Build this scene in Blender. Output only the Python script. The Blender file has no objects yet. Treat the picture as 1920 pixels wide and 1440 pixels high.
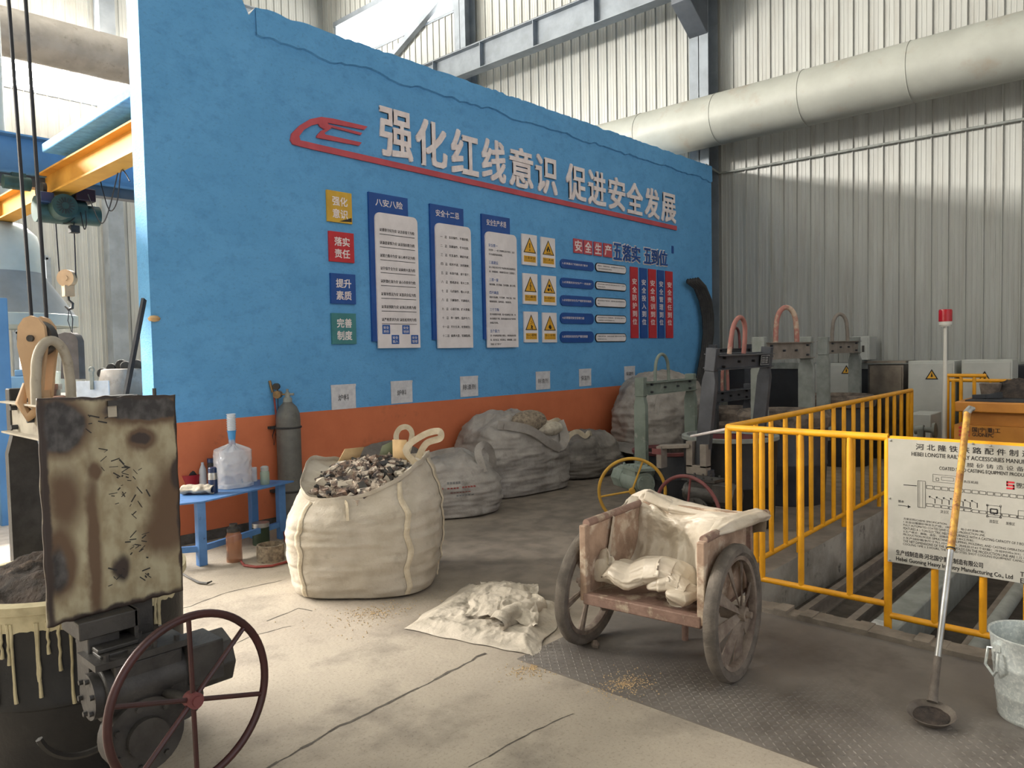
import bpy, math, random
from mathutils import Vector, Matrix, noise
random.seed(7)
SC = bpy.context.scene
COL = SC.collection
PI = math.pi
H = 1.6
# ---------------------------------------------------------------- camera
F = 1397.0
_X = Vector((1286, -88, F)).normalized()
_Y = Vector((-1520, -33, F)); _Y = (_Y - _X * _Y.dot(_X)).normalized()
_Z = _X.cross(_Y)
if _Z.y > 0: _Z = -_Z
RM = Matrix((_X, _Y, _Z))          # image axes (right, down, forward) -> place axes
EYE = Vector((0, 0, H))
cam_d = bpy.data.cameras.new('camera'); cam = bpy.data.objects.new('camera', cam_d); COL.objects.link(cam)
cam_d.sensor_fit = 'HORIZONTAL'; cam_d.sensor_width = 36; cam_d.lens = 36 * F / 1920
cam_d.clip_start = .05; cam_d.clip_end = 200
r_, d_, f_ = RM @ Vector((1, 0, 0)), RM @ Vector((0, 1, 0)), RM @ Vector((0, 0, 1))
cam.matrix_world = Matrix(((r_.x, -d_.x, -f_.x, 0), (r_.y, -d_.y, -f_.y, 0), (r_.z, -d_.z, -f_.z, H), (0, 0, 0, 1)))
SC.camera = cam
# ---------------------------------------------------------------- light
SC.view_settings.view_transform = 'Standard'; SC.view_settings.look = 'None'
SC.view_settings.gamma = 1; SC.view_settings.use_curve_mapping = False
SC.view_settings.exposure = 0.0
wd = bpy.data.worlds.new('sky'); SC.world = wd; wd.use_nodes = True
bg = wd.node_tree.nodes['Background']; bg.inputs[0].default_value = (.955, .975, 1.03, 1); bg.inputs[1].default_value = 1.32
WIN_FAR, WIN_REAR = 265.0, 18.0       # daylight behind the strip windows

# ---------------------------------------------------------------- projection of measured photo points into the place
def ray(px, py): return RM @ Vector((px - 960, py - 720, F))
def G(px, py, z=0.0):
    d = ray(px, py); return EYE + d * ((z - H) / d.z)
def PX(px, py, x):
    d = ray(px, py); return EYE + d * (x / d.x)
def PY(px, py, y):
    d = ray(px, py); return EYE + d * (y / d.y)
def D(px, py, dep): return EYE + ray(px, py) * (dep / F)
WY = 6.33
def W(px, py):
    p = PY(px, py, WY); return p.x, p.z

# ---------------------------------------------------------------- materials
def lin(c):
    return tuple(((v / 255) / 12.92 if v / 255 <= .04045 else ((v / 255 + .055) / 1.055) ** 2.4) for v in c) + (1,)
MATS = {}
def mat(name, c1, c2=None, scale=6.0, rough=.6, metal=0.0, bump=0.0, bscale=40.0, lo=.38, hi=.62, c3=None, s3=2.0, lo3=.55, hi3=.7, stretch=None, spec=.4, trans=0.0, alpha=1.0, emit=0.0, detail=6, rvar=0.0, speck=0, spk=.62):
    m = bpy.data.materials.new(name); MATS[name] = m; m.use_nodes = True
    nt = m.node_tree; N, L = nt.nodes, nt.links
    b = N['Principled BSDF']
    b.inputs['Roughness'].default_value = rough; b.inputs['Metallic'].default_value = metal
    b.inputs['Specular IOR Level'].default_value = spec
    b.inputs['Base Color'].default_value = lin(c1)
    if trans: b.inputs['Transmission Weight'].default_value = trans
    if alpha < 1: b.inputs['Alpha'].default_value = alpha
    if emit:
        b.inputs['Emission Color'].default_value = lin(c1); b.inputs['Emission Strength'].default_value = emit
    if c2 or bump or c3:
        g = N.new('ShaderNodeNewGeometry'); pos = g.outputs['Position']
        if stretch:
            mp = N.new('ShaderNodeMapping'); mp.inputs['Scale'].default_value = stretch; L.new(pos, mp.inputs[0]); pos = mp.outputs[0]
        def nz(s, det=detail, ro=.6):
            n = N.new('ShaderNodeTexNoise'); n.inputs['Scale'].default_value = s; n.inputs['Detail'].default_value = det; n.inputs['Roughness'].default_value = ro
            L.new(pos, n.inputs['Vector']); return n.outputs['Fac']
        def ramp(src, a, z):
            r = N.new('ShaderNodeMapRange'); r.inputs['From Min'].default_value = a; r.inputs['From Max'].default_value = z; L.new(src, r.inputs['Value']); return r.outputs[0]
        col = None
        if c2:
            mx = N.new('ShaderNodeMix'); mx.data_type = 'RGBA'; mx.inputs['A'].default_value = lin(c1); mx.inputs['B'].default_value = lin(c2)
            fac = ramp(nz(scale), lo, hi); L.new(fac, mx.inputs['Factor']); col = mx.outputs['Result']
            if rvar:
                q = N.new('ShaderNodeMath'); q.operation = 'MULTIPLY_ADD'; q.inputs[1].default_value = rvar; q.inputs[2].default_value = rough; L.new(fac, q.inputs[0]); L.new(q.outputs[0], b.inputs['Roughness'])
        if c3:
            mx = N.new('ShaderNodeMix'); mx.data_type = 'RGBA'; mx.inputs['B'].default_value = lin(c3)
            if col: L.new(col, mx.inputs['A'])
            else: mx.inputs['A'].default_value = lin(c1)
            L.new(ramp(nz(s3, 8, .65), lo3, hi3), mx.inputs['Factor']); col = mx.outputs['Result']
        if speck:
            mx = N.new('ShaderNodeMix'); mx.data_type = 'RGBA'; mx.blend_type = 'MULTIPLY'; L.new(col, mx.inputs['A']); mx.inputs['B'].default_value = (spk, spk * .98, spk * .96, 1)
            L.new(ramp(nz(speck, 4, .7), .54, .72), mx.inputs['Factor']); col = mx.outputs['Result']
        if col: L.new(col, b.inputs['Base Color'])
        if bump:
            bp = N.new('ShaderNodeBump'); bp.inputs['Strength'].default_value = min(1, bump); bp.inputs['Distance'].default_value = .01 * max(1, bump)
            L.new(nz(bscale, 5, .6), bp.inputs['Height']); L.new(bp.outputs[0], b.inputs['Normal'])
    return m
def M_(n): return MATS[n]
mat('blue_plaster', (91, 156, 208), (98, 163, 215), 1.6, .75, bump=.6, bscale=42, c3=(80, 142, 194), s3=7, lo3=.5, hi3=.8, stretch=(1, 1, 1.4), speck=30, spk=.84)
mat('orange_paint', (204, 116, 78), (194, 108, 72), 2.5, .7, bump=.12, bscale=60, c3=(156, 94, 68), s3=4, lo3=.62, hi3=.8)
mat('raw_plaster', (150, 150, 148), (110, 112, 115), 8, .9, bump=.8, bscale=30)
mat('skirting', (96, 92, 88), (70, 66, 62), 10, .9, bump=.3)
mat('sheet_metal', (164, 166, 162), (156, 157, 153), 1.2, .42, .0, spec=.5, c3=(146, 145, 138), s3=1.4, lo3=.5, hi3=.75, stretch=(1, 6, .5))
mat('concrete', (168, 158, 143), (152, 142, 129), 1.2, .85, bump=.3, bscale=34, speck=70, c3=(116, 108, 99), s3=1.7, lo3=.52, hi3=.74)
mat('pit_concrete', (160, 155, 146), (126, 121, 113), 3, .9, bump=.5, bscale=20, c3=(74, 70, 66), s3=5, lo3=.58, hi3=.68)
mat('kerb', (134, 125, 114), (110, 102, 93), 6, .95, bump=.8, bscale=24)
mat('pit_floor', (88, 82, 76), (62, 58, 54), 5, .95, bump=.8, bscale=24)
mat('crack', (70, 64, 58), (96, 90, 82), 14, .95)
mat('dust', (196, 170, 130), (170, 146, 112), 30, .95, bump=.6, bscale=120)
mat('tread_plate', (122, 116, 110), (106, 100, 95), 2.2, .62, .25, bump=.08, bscale=90, c3=(92, 86, 80), s3=3, lo3=.5, hi3=.7)
mat('steel_grey', (128, 136, 144), (112, 119, 126), 2.5, .55, .1)
mat('steel_dark', (84, 90, 98), (70, 75, 82), 2.5, .55, .1)
mat('pipe_paint', (154, 156, 149), (146, 148, 141), 2, .5, .05, spec=.35, c3=(142, 134, 122), s3=2.2, lo3=.56, hi3=.75)
mat('duct_brown', (140, 134, 128), (126, 120, 114), 3, .5, .1, c3=(112, 104, 98), s3=5, lo3=.6, hi3=.7)
mat('window_glow', (255, 248, 238), emit=WIN_FAR)
mat('window_glow_rear', (255, 250, 242), emit=WIN_REAR)
mat('window_glow_small', (255, 252, 246), emit=4)
mat('crane_yellow', (206, 152, 62), (192, 138, 52), 3, .6, spec=.3)
mat('beam_blue', (92, 134, 172), (82, 122, 160), 2, .6)
mat('slab_blue', (98, 160, 206), (84, 142, 188), 14, .8, bump=.3)
mat('rail_yellow', (224, 158, 22), (208, 144, 18), 8, .38, spec=.5, c3=(150, 104, 44), s3=9, lo3=.66, hi3=.78)
mat('rail_worn', (176, 138, 72), (200, 144, 40), 9, .5, c3=(120, 96, 70), s3=14, lo3=.55, hi3=.7)
mat('letter_white', (232, 222, 222), (216, 204, 204), 12, .5)
mat('letter_edge', (150, 140, 140))
mat('sign_red', (186, 44, 54), (176, 40, 50), 8, .45)
mat('stripe_red', (188, 80, 90), (176, 72, 82), 6, .5)
mat('sign_blue', (30, 78, 150), (26, 70, 140), 5, .4)
mat('sign_yellow', (206, 166, 60), (190, 150, 52), 7, .5)
mat('sign_teal', (66, 128, 132), (60, 118, 122), 7, .5)
mat('sign_white', (226, 220, 222), (216, 210, 212), 6, .45)
mat('print_black', (28, 26, 28))
mat('print_blue', (34, 84, 156))
mat('print_grey', (112, 112, 112))
mat('warn_yellow', (222, 168, 52), (208, 156, 46), 12, .5)
mat('paper', (206, 206, 210), (190, 190, 196), 20, .7)
mat('bag_white', (186, 177, 163), (168, 158, 142), 4, .8, bump=.35, bscale=70, c3=(138, 128, 113), s3=6, lo3=.58, hi3=.8)
mat('bag_strap', (206, 194, 172), (188, 174, 150), 14, .85, bump=.4, bscale=120)
mat('bag_grey', (164, 158, 152), (140, 134, 128), 4, .7, bump=.35, bscale=60, c3=(110, 105, 100), s3=5, lo3=.55, hi3=.75)
mat('bag_dark', (132, 126, 120), (108, 103, 98), 4, .65, bump=.35, bscale=50, c3=(84, 80, 76), s3=5, lo3=.52, hi3=.72)
mat('poly_sheet', (198, 186, 170), (180, 168, 150), 5, .38, bump=.3, bscale=40, spec=.6, c3=(160, 146, 126), s3=7, lo3=.6, hi3=.8)
mat('sack_floor', (190, 180, 166), (166, 157, 143), 6, .8, bump=.4, bscale=60, c3=(134, 126, 114), s3=6, lo3=.55, hi3=.75)
mat('scrap', (140, 116, 100), (70, 66, 66), 18, .9, bump=.6, bscale=50, c3=(206, 192, 176), s3=12, lo3=.5, hi3=.6)
mat('olive', (84, 88, 64), (70, 74, 54), 8, .8)
mat('cardboard', (196, 166, 124), (180, 150, 108), 7, .8)
mat('cart_steel', (142, 116, 104), (116, 90, 80), 10, .7, .15, bump=.35, bscale=50, c3=(176, 160, 140), s3=10, lo3=.52, hi3=.66)
mat('cart_inside', (168, 142, 122), (140, 116, 98), 8, .8, bump=.4, bscale=60, c3=(196, 180, 160), s3=9, lo3=.52, hi3=.66)
mat('tyre', (108, 100, 92), (84, 78, 72), 12, .85, bump=.5, bscale=90)
mat('wheel_dirty', (134, 122, 110), (98, 84, 76), 10, .8, .1, bump=.4, bscale=50)
mat('black_iron', (34, 34, 36), (44, 43, 43), 6, .5, .3, bump=.2, bscale=60)
mat('gear_iron', (72, 70, 68), (54, 52, 51), 9, .5, .35, bump=.2, bscale=60)
mat('slag', (70, 60, 54), (40, 36, 34), 12, .9, bump=1.5, bscale=30, c3=(96, 82, 72), s3=8, lo3=.6, hi3=.7)
mat('drip_cream', (190, 180, 148), (166, 156, 126), 10, .7)
mat('burnt_plate', (142, 134, 108), (128, 116, 92), 5, .4, .35, bump=.12, bscale=40, c3=(52, 44, 40), s3=2.6, lo3=.5, hi3=.64, spec=.5)
mat('scorch', (58, 56, 56), (96, 94, 92), 14, .7, .3, bump=.5, bscale=40, detail=9)
mat('scorch_brown', (86, 70, 54), (100, 84, 64), 10, .6, .2)
mat('scratch', (44, 42, 40))
mat('cream_steel', (170, 162, 147), (152, 145, 131), 7, .6, .1, c3=(120, 110, 98), s3=9, lo3=.6, hi3=.72)
mat('maroon', (62, 27, 28), (50, 23, 24), 8, .35, .1, spec=.5)
mat('maroon_in', (104, 40, 44), (86, 34, 38), 8, .45, .1)
mat('maroon_dull', (112, 62, 62), (96, 52, 52), 8, .6)
mat('wheel_yellow', (178, 138, 48), (160, 122, 44), 8, .5)
mat('frame_grey', (138, 142, 138), (118, 122, 118), 7, .65, .1, bump=.15, bscale=50)
mat('frame_green', (126, 136, 128), (108, 118, 110), 6, .6, .1, c3=(150, 154, 146), s3=8, lo3=.6, hi3=.7)
mat('frame_brown', (134, 126, 118), (116, 108, 100), 8, .7, .1)
mat('frame_dark', (72, 74, 80), (58, 60, 66), 6, .5, .2)
mat('loop_pink', (158, 106, 98), (138, 92, 84), 6, .7, c3=(178, 158, 140), s3=3, lo3=.55, hi3=.62)
mat('crust', (118, 106, 96), (82, 74, 68), 9, .95, bump=1.2, bscale=25)
mat('galvanized', (184, 190, 188), (168, 174, 174), 50, .36, .45, c3=(200, 204, 200), s3=70, lo3=.5, hi3=.6)
mat('spoon_iron', (116, 108, 100), (90, 82, 76), 12, .75, .3, bump=.5, bscale=60)
mat('chrome_tube', (176, 176, 174), (150, 150, 148), 10, .3, .7)
mat('handle_rust', (188, 146, 62), (142, 98, 50), 22, .5, .1, c3=(120, 78, 44), s3=30, lo3=.55, hi3=.65)
mat('sign_steel', (186, 184, 176), (172, 170, 162), 2.5, .34, .35, c3=(204, 200, 190), s3=3, lo3=.55, hi3=.7, spec=.5)
mat('machine_yellow', (178, 118, 44), (164, 106, 38), 4, .5)
mat('cabinet_white', (178, 180, 176), (168, 170, 166), 3, .5)
mat('stainless', (128, 120, 112), (104, 97, 90), 5, .3, .8)
mat('void_dark', (44, 47, 52), (38, 40, 45), 4, .7)
mat('lamp_red', (190, 24, 40), rough=.2, trans=.25)
mat('plastic_white', (206, 204, 196), rough=.4)
mat('rubber', (42, 42, 44), (56, 55, 55), 12, .7)
mat('cylinder_grey', (112, 112, 108), (92, 92, 89), 5, .5, .15, c3=(64, 64, 62), s3=9, lo3=.62, hi3=.68)
mat('brass', (150, 122, 84), (118, 96, 70), 20, .45, .5)
mat('hose_red', (132, 58, 52), rough=.6)
mat('table_blue', (80, 124, 180), (70, 112, 164), 8, .5, c3=(48, 66, 96), s3=12, lo3=.62, hi3=.7)
mat('clear_film', (226, 228, 232), rough=.15, alpha=.42, spec=1.0)
mat('jug_blue', (176, 196, 220), rough=.15, alpha=.4, spec=.6)
mat('cup_clear', (214, 222, 232), rough=.25, alpha=.7)
mat('cup_blue', (70, 140, 196), rough=.3)
mat('navy', (24, 46, 84), rough=.3, spec=.6)
mat('red_plastic', (150, 30, 44), rough=.35)
mat('glass_green', (150, 170, 158), rough=.2, alpha=.75)
mat('bottle_amber', (150, 100, 70), rough=.2, alpha=.7, spec=.6)
mat('bottle_dark', (44, 58, 44), rough=.25)
mat('cloth_glove', (190, 182, 166), (160, 150, 136), 16, .9, bump=.4)
mat('woven', (158, 144, 124), (112, 100, 88), 30, .9, bump=1.0, bscale=60)
mat('hoist_green', (56, 82, 78), (44, 66, 62), 8, .45, .1)
mat('pulley_tan', (192, 160, 126), (176, 146, 114), 6, .55)
mat('hood_grey', (128, 134, 138), (116, 122, 126), 2, .55, .15)
mat('hood_light', (172, 180, 178), (160, 168, 166), 2, .5, .15)
mat('cable', (38, 40, 46), rough=.6)
mat('fire_brick', (150, 112, 92), (126, 92, 76), 9, .9, bump=.4)
mat('deck_plate', (196, 184, 174), (176, 164, 154), 9, .8, bump=.6, bscale=70)
mat('pale_panel', (206, 212, 222), (190, 196, 206), 10, .7)
mat('lead_white', (196, 198, 196), (150, 152, 152), 6, .6)
mat('tongs_dark', (92, 86, 84), (78, 72, 70), 6, .7, .2)
mat('glass_clear', (190, 205, 200), rough=.1, alpha=.35)

def floor_shade():
    # long lane of shade between the bags and the ladles, painted into the concrete
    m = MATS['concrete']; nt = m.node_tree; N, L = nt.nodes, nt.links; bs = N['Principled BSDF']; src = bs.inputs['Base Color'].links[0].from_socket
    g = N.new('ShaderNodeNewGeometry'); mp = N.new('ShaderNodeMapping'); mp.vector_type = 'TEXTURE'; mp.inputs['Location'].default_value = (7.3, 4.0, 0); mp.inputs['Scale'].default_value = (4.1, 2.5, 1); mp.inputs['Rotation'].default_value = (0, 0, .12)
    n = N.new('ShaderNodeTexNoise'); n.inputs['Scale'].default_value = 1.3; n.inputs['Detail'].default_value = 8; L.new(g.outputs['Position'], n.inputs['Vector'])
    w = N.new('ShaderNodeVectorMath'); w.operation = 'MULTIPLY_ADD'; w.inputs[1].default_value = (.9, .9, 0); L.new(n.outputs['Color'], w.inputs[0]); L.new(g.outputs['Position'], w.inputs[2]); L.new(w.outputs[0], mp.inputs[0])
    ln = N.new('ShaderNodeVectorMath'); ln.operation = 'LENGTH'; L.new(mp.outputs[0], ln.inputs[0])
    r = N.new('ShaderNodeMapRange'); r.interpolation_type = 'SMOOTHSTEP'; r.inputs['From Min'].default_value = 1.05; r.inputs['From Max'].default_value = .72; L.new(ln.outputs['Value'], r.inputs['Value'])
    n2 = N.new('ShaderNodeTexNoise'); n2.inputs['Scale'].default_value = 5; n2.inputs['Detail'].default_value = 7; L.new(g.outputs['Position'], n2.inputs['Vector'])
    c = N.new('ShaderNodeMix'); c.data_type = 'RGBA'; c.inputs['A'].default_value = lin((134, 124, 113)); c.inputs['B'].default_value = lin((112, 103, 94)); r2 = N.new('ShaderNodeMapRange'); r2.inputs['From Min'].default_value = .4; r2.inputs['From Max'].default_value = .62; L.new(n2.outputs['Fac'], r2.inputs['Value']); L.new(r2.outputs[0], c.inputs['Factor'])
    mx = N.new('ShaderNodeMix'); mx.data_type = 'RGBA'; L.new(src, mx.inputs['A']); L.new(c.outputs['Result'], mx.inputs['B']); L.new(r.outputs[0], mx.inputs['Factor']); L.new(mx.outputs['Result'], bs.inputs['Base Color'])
floor_shade()

# ---------------------------------------------------------------- mesh builder
def frame(o, u, v, w):
    return Matrix(((u[0], v[0], w[0], o[0]), (u[1], v[1], w[1], o[1]), (u[2], v[2], w[2], o[2]), (0, 0, 0, 1)))
def wallM(x, z, off=0.0): return frame((x, WY - off, z), (1, 0, 0), (0, 0, 1), (0, -1, 0))
def TR(x, y, z, rz=0.0): return Matrix.Translation((x, y, z)) @ Matrix.Rotation(rz, 4, 'Z')
WORLDM = {}
class MB:
    def __init__(s, M=None): s.v = []; s.f = []; s.m = []; s.M = M
    def add(s, vs, fs, mi=0, M=None):
        T = M if s.M is None else (s.M if M is None else s.M @ M)
        n = len(s.v)
        s.v += [tuple(T @ Vector(p)) if T is not None else tuple(p) for p in vs]
        for q in fs: s.f.append(tuple(i + n for i in q)); s.m.append(mi)
        return s
    def box(s, c, d, mi=0, M=None, tap=1.0):
        x, y, z = d[0] / 2, d[1] / 2, d[2] / 2
        vs = [(c[0] + a * x * (tap if k > 0 else 1), c[1] + b * y * (tap if k > 0 else 1), c[2] + k * z) for k in (-1, 1) for a, b in ((-1, -1), (1, -1), (1, 1), (-1, 1))]
        return s.add(vs, [(3, 2, 1, 0), (4, 5, 6, 7), (0, 1, 5, 4), (1, 2, 6, 5), (2, 3, 7, 6), (3, 0, 4, 7)], mi, M)
    def bx(s, x0, x1, y0, y1, z0, z1, mi=0, M=None):
        return s.box(((x0 + x1) / 2, (y0 + y1) / 2, (z0 + z1) / 2), (abs(x1 - x0), abs(y1 - y0), abs(z1 - z0)), mi, M)
    def bar(s, a, b, w, h, mi=0, up=(0, 0, 1)):
        a, b = Vector(a), Vector(b); d = b - a; L = d.length; d.normalize(); u = Vector(up)
        if abs(d.dot(u)) > .97: u = Vector((1, 0, 0))
        r = d.cross(u).normalized(); u = r.cross(d)
        return s.box((0, 0, 0), (L, w, h), mi, frame((a + b) / 2, d, -r, u))
    def ibeam(s, a, b, w, h, t=.012, mi=0, stiff=0):
        a, b = Vector(a), Vector(b); d = (b - a); L = d.length; d.normalize(); u = Vector((0, 0, 1)); r = d.cross(u).normalized(); u = r.cross(d)
        T = frame((a + b) / 2, d, -r, u)
        s.box((0, 0, h / 2 - t / 2), (L, w, t), mi, T); s.box((0, 0, -h / 2 + t / 2), (L, w, t), mi, T); s.box((0, 0, 0), (L, t, h - 2 * t), mi, T)
        for k in range(stiff): s.box((-L / 2 + L * (k + .5) / stiff, 0, 0), (t, w * .95, h - 2 * t), mi, T)
        return s
    def tube(s, pts, r, seg=10, mi=0, closed=False, cap=True, sx=1.0):
        P = [Vector(p) for p in pts]; n = len(P); rr = r if isinstance(r, (list, tuple)) else [r] * n
        vs = []; prev = None
        for i, p in enumerate(P):
            if closed: t = (P[(i + 1) % n] - P[i - 1])
            else: t = P[min(i + 1, n - 1)] - P[max(i - 1, 0)]
            t.normalize()
            if prev is None:
                a = Vector((0, 0, 1)) if abs(t.z) < .9 else Vector((1, 0, 0)); nrm = t.cross(a).normalized()
            else:
                nrm = prev - t * prev.dot(t)
                nrm = nrm.normalized() if nrm.length > 1e-6 else t.orthogonal().normalized()
            prev = nrm; bn = t.cross(nrm)
            for k in range(seg):
                a = 2 * PI * k / seg; vs.append(p + nrm * (math.cos(a) * rr[i] * sx) + bn * (math.sin(a) * rr[i]))
        fs = []
        for i in range(n if closed else n - 1):
            j = (i + 1) % n
            for k in range(seg):
                q = (k + 1) % seg; fs.append((i * seg + k, i * seg + q, j * seg + q, j * seg + k))
        if cap and not closed:
            fs.append(tuple(range(seg))[::-1]); fs.append(tuple((n - 1) * seg + k for k in range(seg)))
        return s.add(vs, fs, mi)
    def cyl(s, a, b, r, r2=None, seg=20, mi=0): return s.tube([a, b], [r, r if r2 is None else r2], seg, mi)
    def ring(s, c, nrm, R, r, seg=48, sec=8, mi=0, a0=0.0, a1=2 * PI):
        nrm = Vector(nrm).normalized(); u = nrm.orthogonal().normalized(); w = nrm.cross(u); full = abs(a1 - a0) > 6.28
        k = seg if full else seg + 1
        pts = [Vector(c) + (u * math.cos(a0 + (a1 - a0) * i / seg) + w * math.sin(a0 + (a1 - a0) * i / seg)) * R for i in range(k)]
        return s.tube(pts, r, sec, mi, closed=full)
    def lathe(s, prof, seg=32, mi=0, M=None, cap0=True, cap1=True, fn=None):
        vs = []; fs = []; n = len(prof)
        for i, (r, z) in enumerate(prof):
            for k in range(seg):
                a = 2 * PI * k / seg; q = r * (fn(a, z) if fn else 1); vs.append((q * math.cos(a), q * math.sin(a), z))
        for i in range(n - 1):
            for k in range(seg):
                q = (k + 1) % seg; fs.append((i * seg + k, i * seg + q, (i + 1) * seg + q, (i + 1) * seg + k))
        if cap0: fs.append(tuple(range(seg))[::-1])
        if cap1: fs.append(tuple((n - 1) * seg + k for k in range(seg)))
        return s.add(vs, fs, mi, M)
    def prism(s, poly, d0, d1, mi=0, M=None, side=None):
        n = len(poly); vs = [(x, y, d0) for x, y in poly] + [(x, y, d1) for x, y in poly]
        s.add(vs, [tuple(range(n))[::-1], tuple(range(n, 2 * n))], mi, M)
        return s.add(vs, [(i, (i + 1) % n, n + (i + 1) % n, n + i) for i in range(n)], mi if side is None else side, M)
    def flat(s, poly, z=0.0, mi=0, M=None): return s.add([(x, y, z) for x, y in poly], [tuple(range(len(poly)))], mi, M)
    def grid(s, fn, nu, nv, mi=0, wrap=False):
        vs = [fn(i / (nu if wrap else nu - 1), j / (nv - 1)) for j in range(nv) for i in range(nu)]
        fs = []
        for j in range(nv - 1):
            for i in range(nu if wrap else nu - 1):
                k = (i + 1) % nu; fs.append((j * nu + i, j * nu + k, (j + 1) * nu + k, (j + 1) * nu + i))
        return s.add(vs, fs, mi)
    def text(s, t, x0, y0, w, h, z=0.0, mi=0, M=None, bold=0.0, ext=0.0, res=2):
        vs, fs = glyphs(t, 0.0, ext, res)
        if not vs: return s
        xs = [p[0] for p in vs]; ys = [p[1] for p in vs]; a, b, c, d = min(xs), max(xs), min(ys), max(ys)
        kx, ky = w / max(1e-6, b - a + 2 * bold), h / max(1e-6, d - c + 2 * bold)
        sh = [(0, 0)] if bold <= 0 else [(-bold, 0), (bold, 0)] if res == 1 else [(-bold, -bold), (bold, -bold), (bold, bold), (-bold, bold), (0, 0)]
        for q, (dx, dy) in enumerate(sh):        # heavier strokes: the same outline struck several times
            s.add([(x0 + (p[0] - a + bold + dx) * kx, y0 + (p[1] - c + bold + dy) * ky, z + p[2] + q * .00015) for p in vs], fs, mi, M)
        return s
    def build(s, name, mats, parent=None, bevel=0.0, smooth=.65, local=False, solid=0.0, subs=0):
        if isinstance(mats, str): mats = [mats]
        vs = s.v; loc = Vector((0, 0, 0))
        if parent is None:
            xs = [p[0] for p in vs]; ys = [p[1] for p in vs]; zs = [p[2] for p in vs]
            loc = Vector(((min(xs) + max(xs)) / 2, (min(ys) + max(ys)) / 2, min(zs)))
            vs = [(p[0] - loc.x, p[1] - loc.y, p[2] - loc.z) for p in vs]
        elif not local:
            I = WORLDM[parent.name]; vs = [tuple(I @ Vector(p)) for p in vs]
        me = bpy.data.meshes.new(name); me.from_pydata(vs, [], s.f); me.validate()
        for n in mats: me.materials.append(M_(n))
        if len(me.polygons) == len(s.m): me.polygons.foreach_set('material_index', s.m)
        me.polygons.foreach_set('use_smooth', [True] * len(me.polygons)); me.set_sharp_from_angle(angle=smooth)
        me.update()
        o = bpy.data.objects.new(name, me); COL.objects.link(o); o.location = loc
        if parent is not None:
            o.parent = parent; WORLDM[o.name] = WORLDM[parent.name]
        else: WORLDM[o.name] = Matrix.Translation(-loc)
        if solid:
            md = o.modifiers.new('thickness', 'SOLIDIFY'); md.thickness = solid; md.offset = 0
        if subs:
            md = o.modifiers.new('smooth', 'SUBSURF'); md.levels = subs; md.render_levels = subs
        if bevel:
            md = o.modifiers.new('edges', 'BEVEL'); md.width = bevel; md.segments = 2; md.limit_method = 'ANGLE'; md.angle_limit = .7; md.harden_normals = False
        return o
_G = {}
def glyphs(t, bold, ext, res):
    key = (t, bold, ext, res)
    if key in _G: return _G[key]
    cu = bpy.data.curves.new('t', 'FONT'); cu.body = t; cu.size = 1; cu.resolution_u = res; cu.offset = bold; cu.extrude = ext; cu.fill_mode = 'BOTH' if ext else 'FRONT'
    o = bpy.data.objects.new('t', cu); COL.objects.link(o)
    dg = bpy.context.evaluated_depsgraph_get(); me = o.evaluated_get(dg).to_mesh()
    r = ([tuple(v.co) for v in me.vertices], [tuple(p.vertices) for p in me.polygons])
    o.evaluated_get(dg).to_mesh_clear(); bpy.data.objects.remove(o); bpy.data.curves.remove(cu)
    _G[key] = r; return r
def tag(o, label, cat, group=None, kind=None):
    o['label'] = label
    if cat: o['category'] = cat
    if group: o['group'] = group
    if kind: o['kind'] = kind
    return o
def thing(name, label, cat, loc=(0, 0, 0), rz=0.0, group=None):
    o = bpy.data.objects.new(name, None); COL.objects.link(o); o.location = loc; o.rotation_euler = (0, 0, rz); o.empty_display_size = .1
    WORLDM[o.name] = TR(loc[0], loc[1], loc[2], rz).inverted()
    return tag(o, label, cat, group)
def struct(o): o['kind'] = 'structure'; return o
def rrect(w, h, r, n=5, rb=None):
    pts = []; r = min(r, h * .46, w * .46)
    for cx, cy, a0, rr in ((w - r, h - r, 0, r), (r, h - r, PI / 2, r), (r if rb is None else (rb or 0), r if rb is None else (rb or 0), PI, r if rb is None else rb), (w - (r if rb is None else (rb or 0)), r if rb is None else (rb or 0), 1.5 * PI, r if rb is None else rb)):
        if rr == 0: pts.append((cx, cy)); continue
        for i in range(n + 1):
            a = a0 + PI / 2 * i / n; pts.append((cx + rr * math.cos(a), cy + rr * math.sin(a)))
    return pts
def nz(x, y, z): return noise.noise(Vector((x, y, z)))
def ridge(x, y, z, oc=3):
    s, a, t = 0, 1.0, 0
    for k in range(oc):
        s += a * (1 - 2.2 * abs(nz(x, y, z))); t += a; a *= .5; x, y, z = x * 2.03 + 7, y * 2.03 + 3, z * 2.03 + 5
    return s / t
# ================================================================ the setting
RX = 12.64; FY = 18.8; TOPZ = 12.0
PITX0, PITX1, PITY0, PITY1, PITZ = 4.34, 11.2, -2.2, 2.2, -.38
b = MB()
def slab(x0, x1, y0, y1): b.add([(x0, y0, 0), (x1, y0, 0), (x1, y1, 0), (x0, y1, 0)], [(0, 1, 2, 3)], 0)
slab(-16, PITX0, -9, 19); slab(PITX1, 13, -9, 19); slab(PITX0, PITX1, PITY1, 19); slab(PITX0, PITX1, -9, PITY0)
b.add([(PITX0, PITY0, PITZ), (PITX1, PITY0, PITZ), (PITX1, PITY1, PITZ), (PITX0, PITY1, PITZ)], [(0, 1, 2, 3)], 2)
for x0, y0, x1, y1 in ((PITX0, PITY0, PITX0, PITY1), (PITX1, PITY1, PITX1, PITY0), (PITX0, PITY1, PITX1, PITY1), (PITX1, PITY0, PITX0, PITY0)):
    b.add([(x0, y0, PITZ), (x1, y1, PITZ), (x1, y1, 0), (x0, y0, 0)], [(0, 1, 2, 3)], 1)
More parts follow.
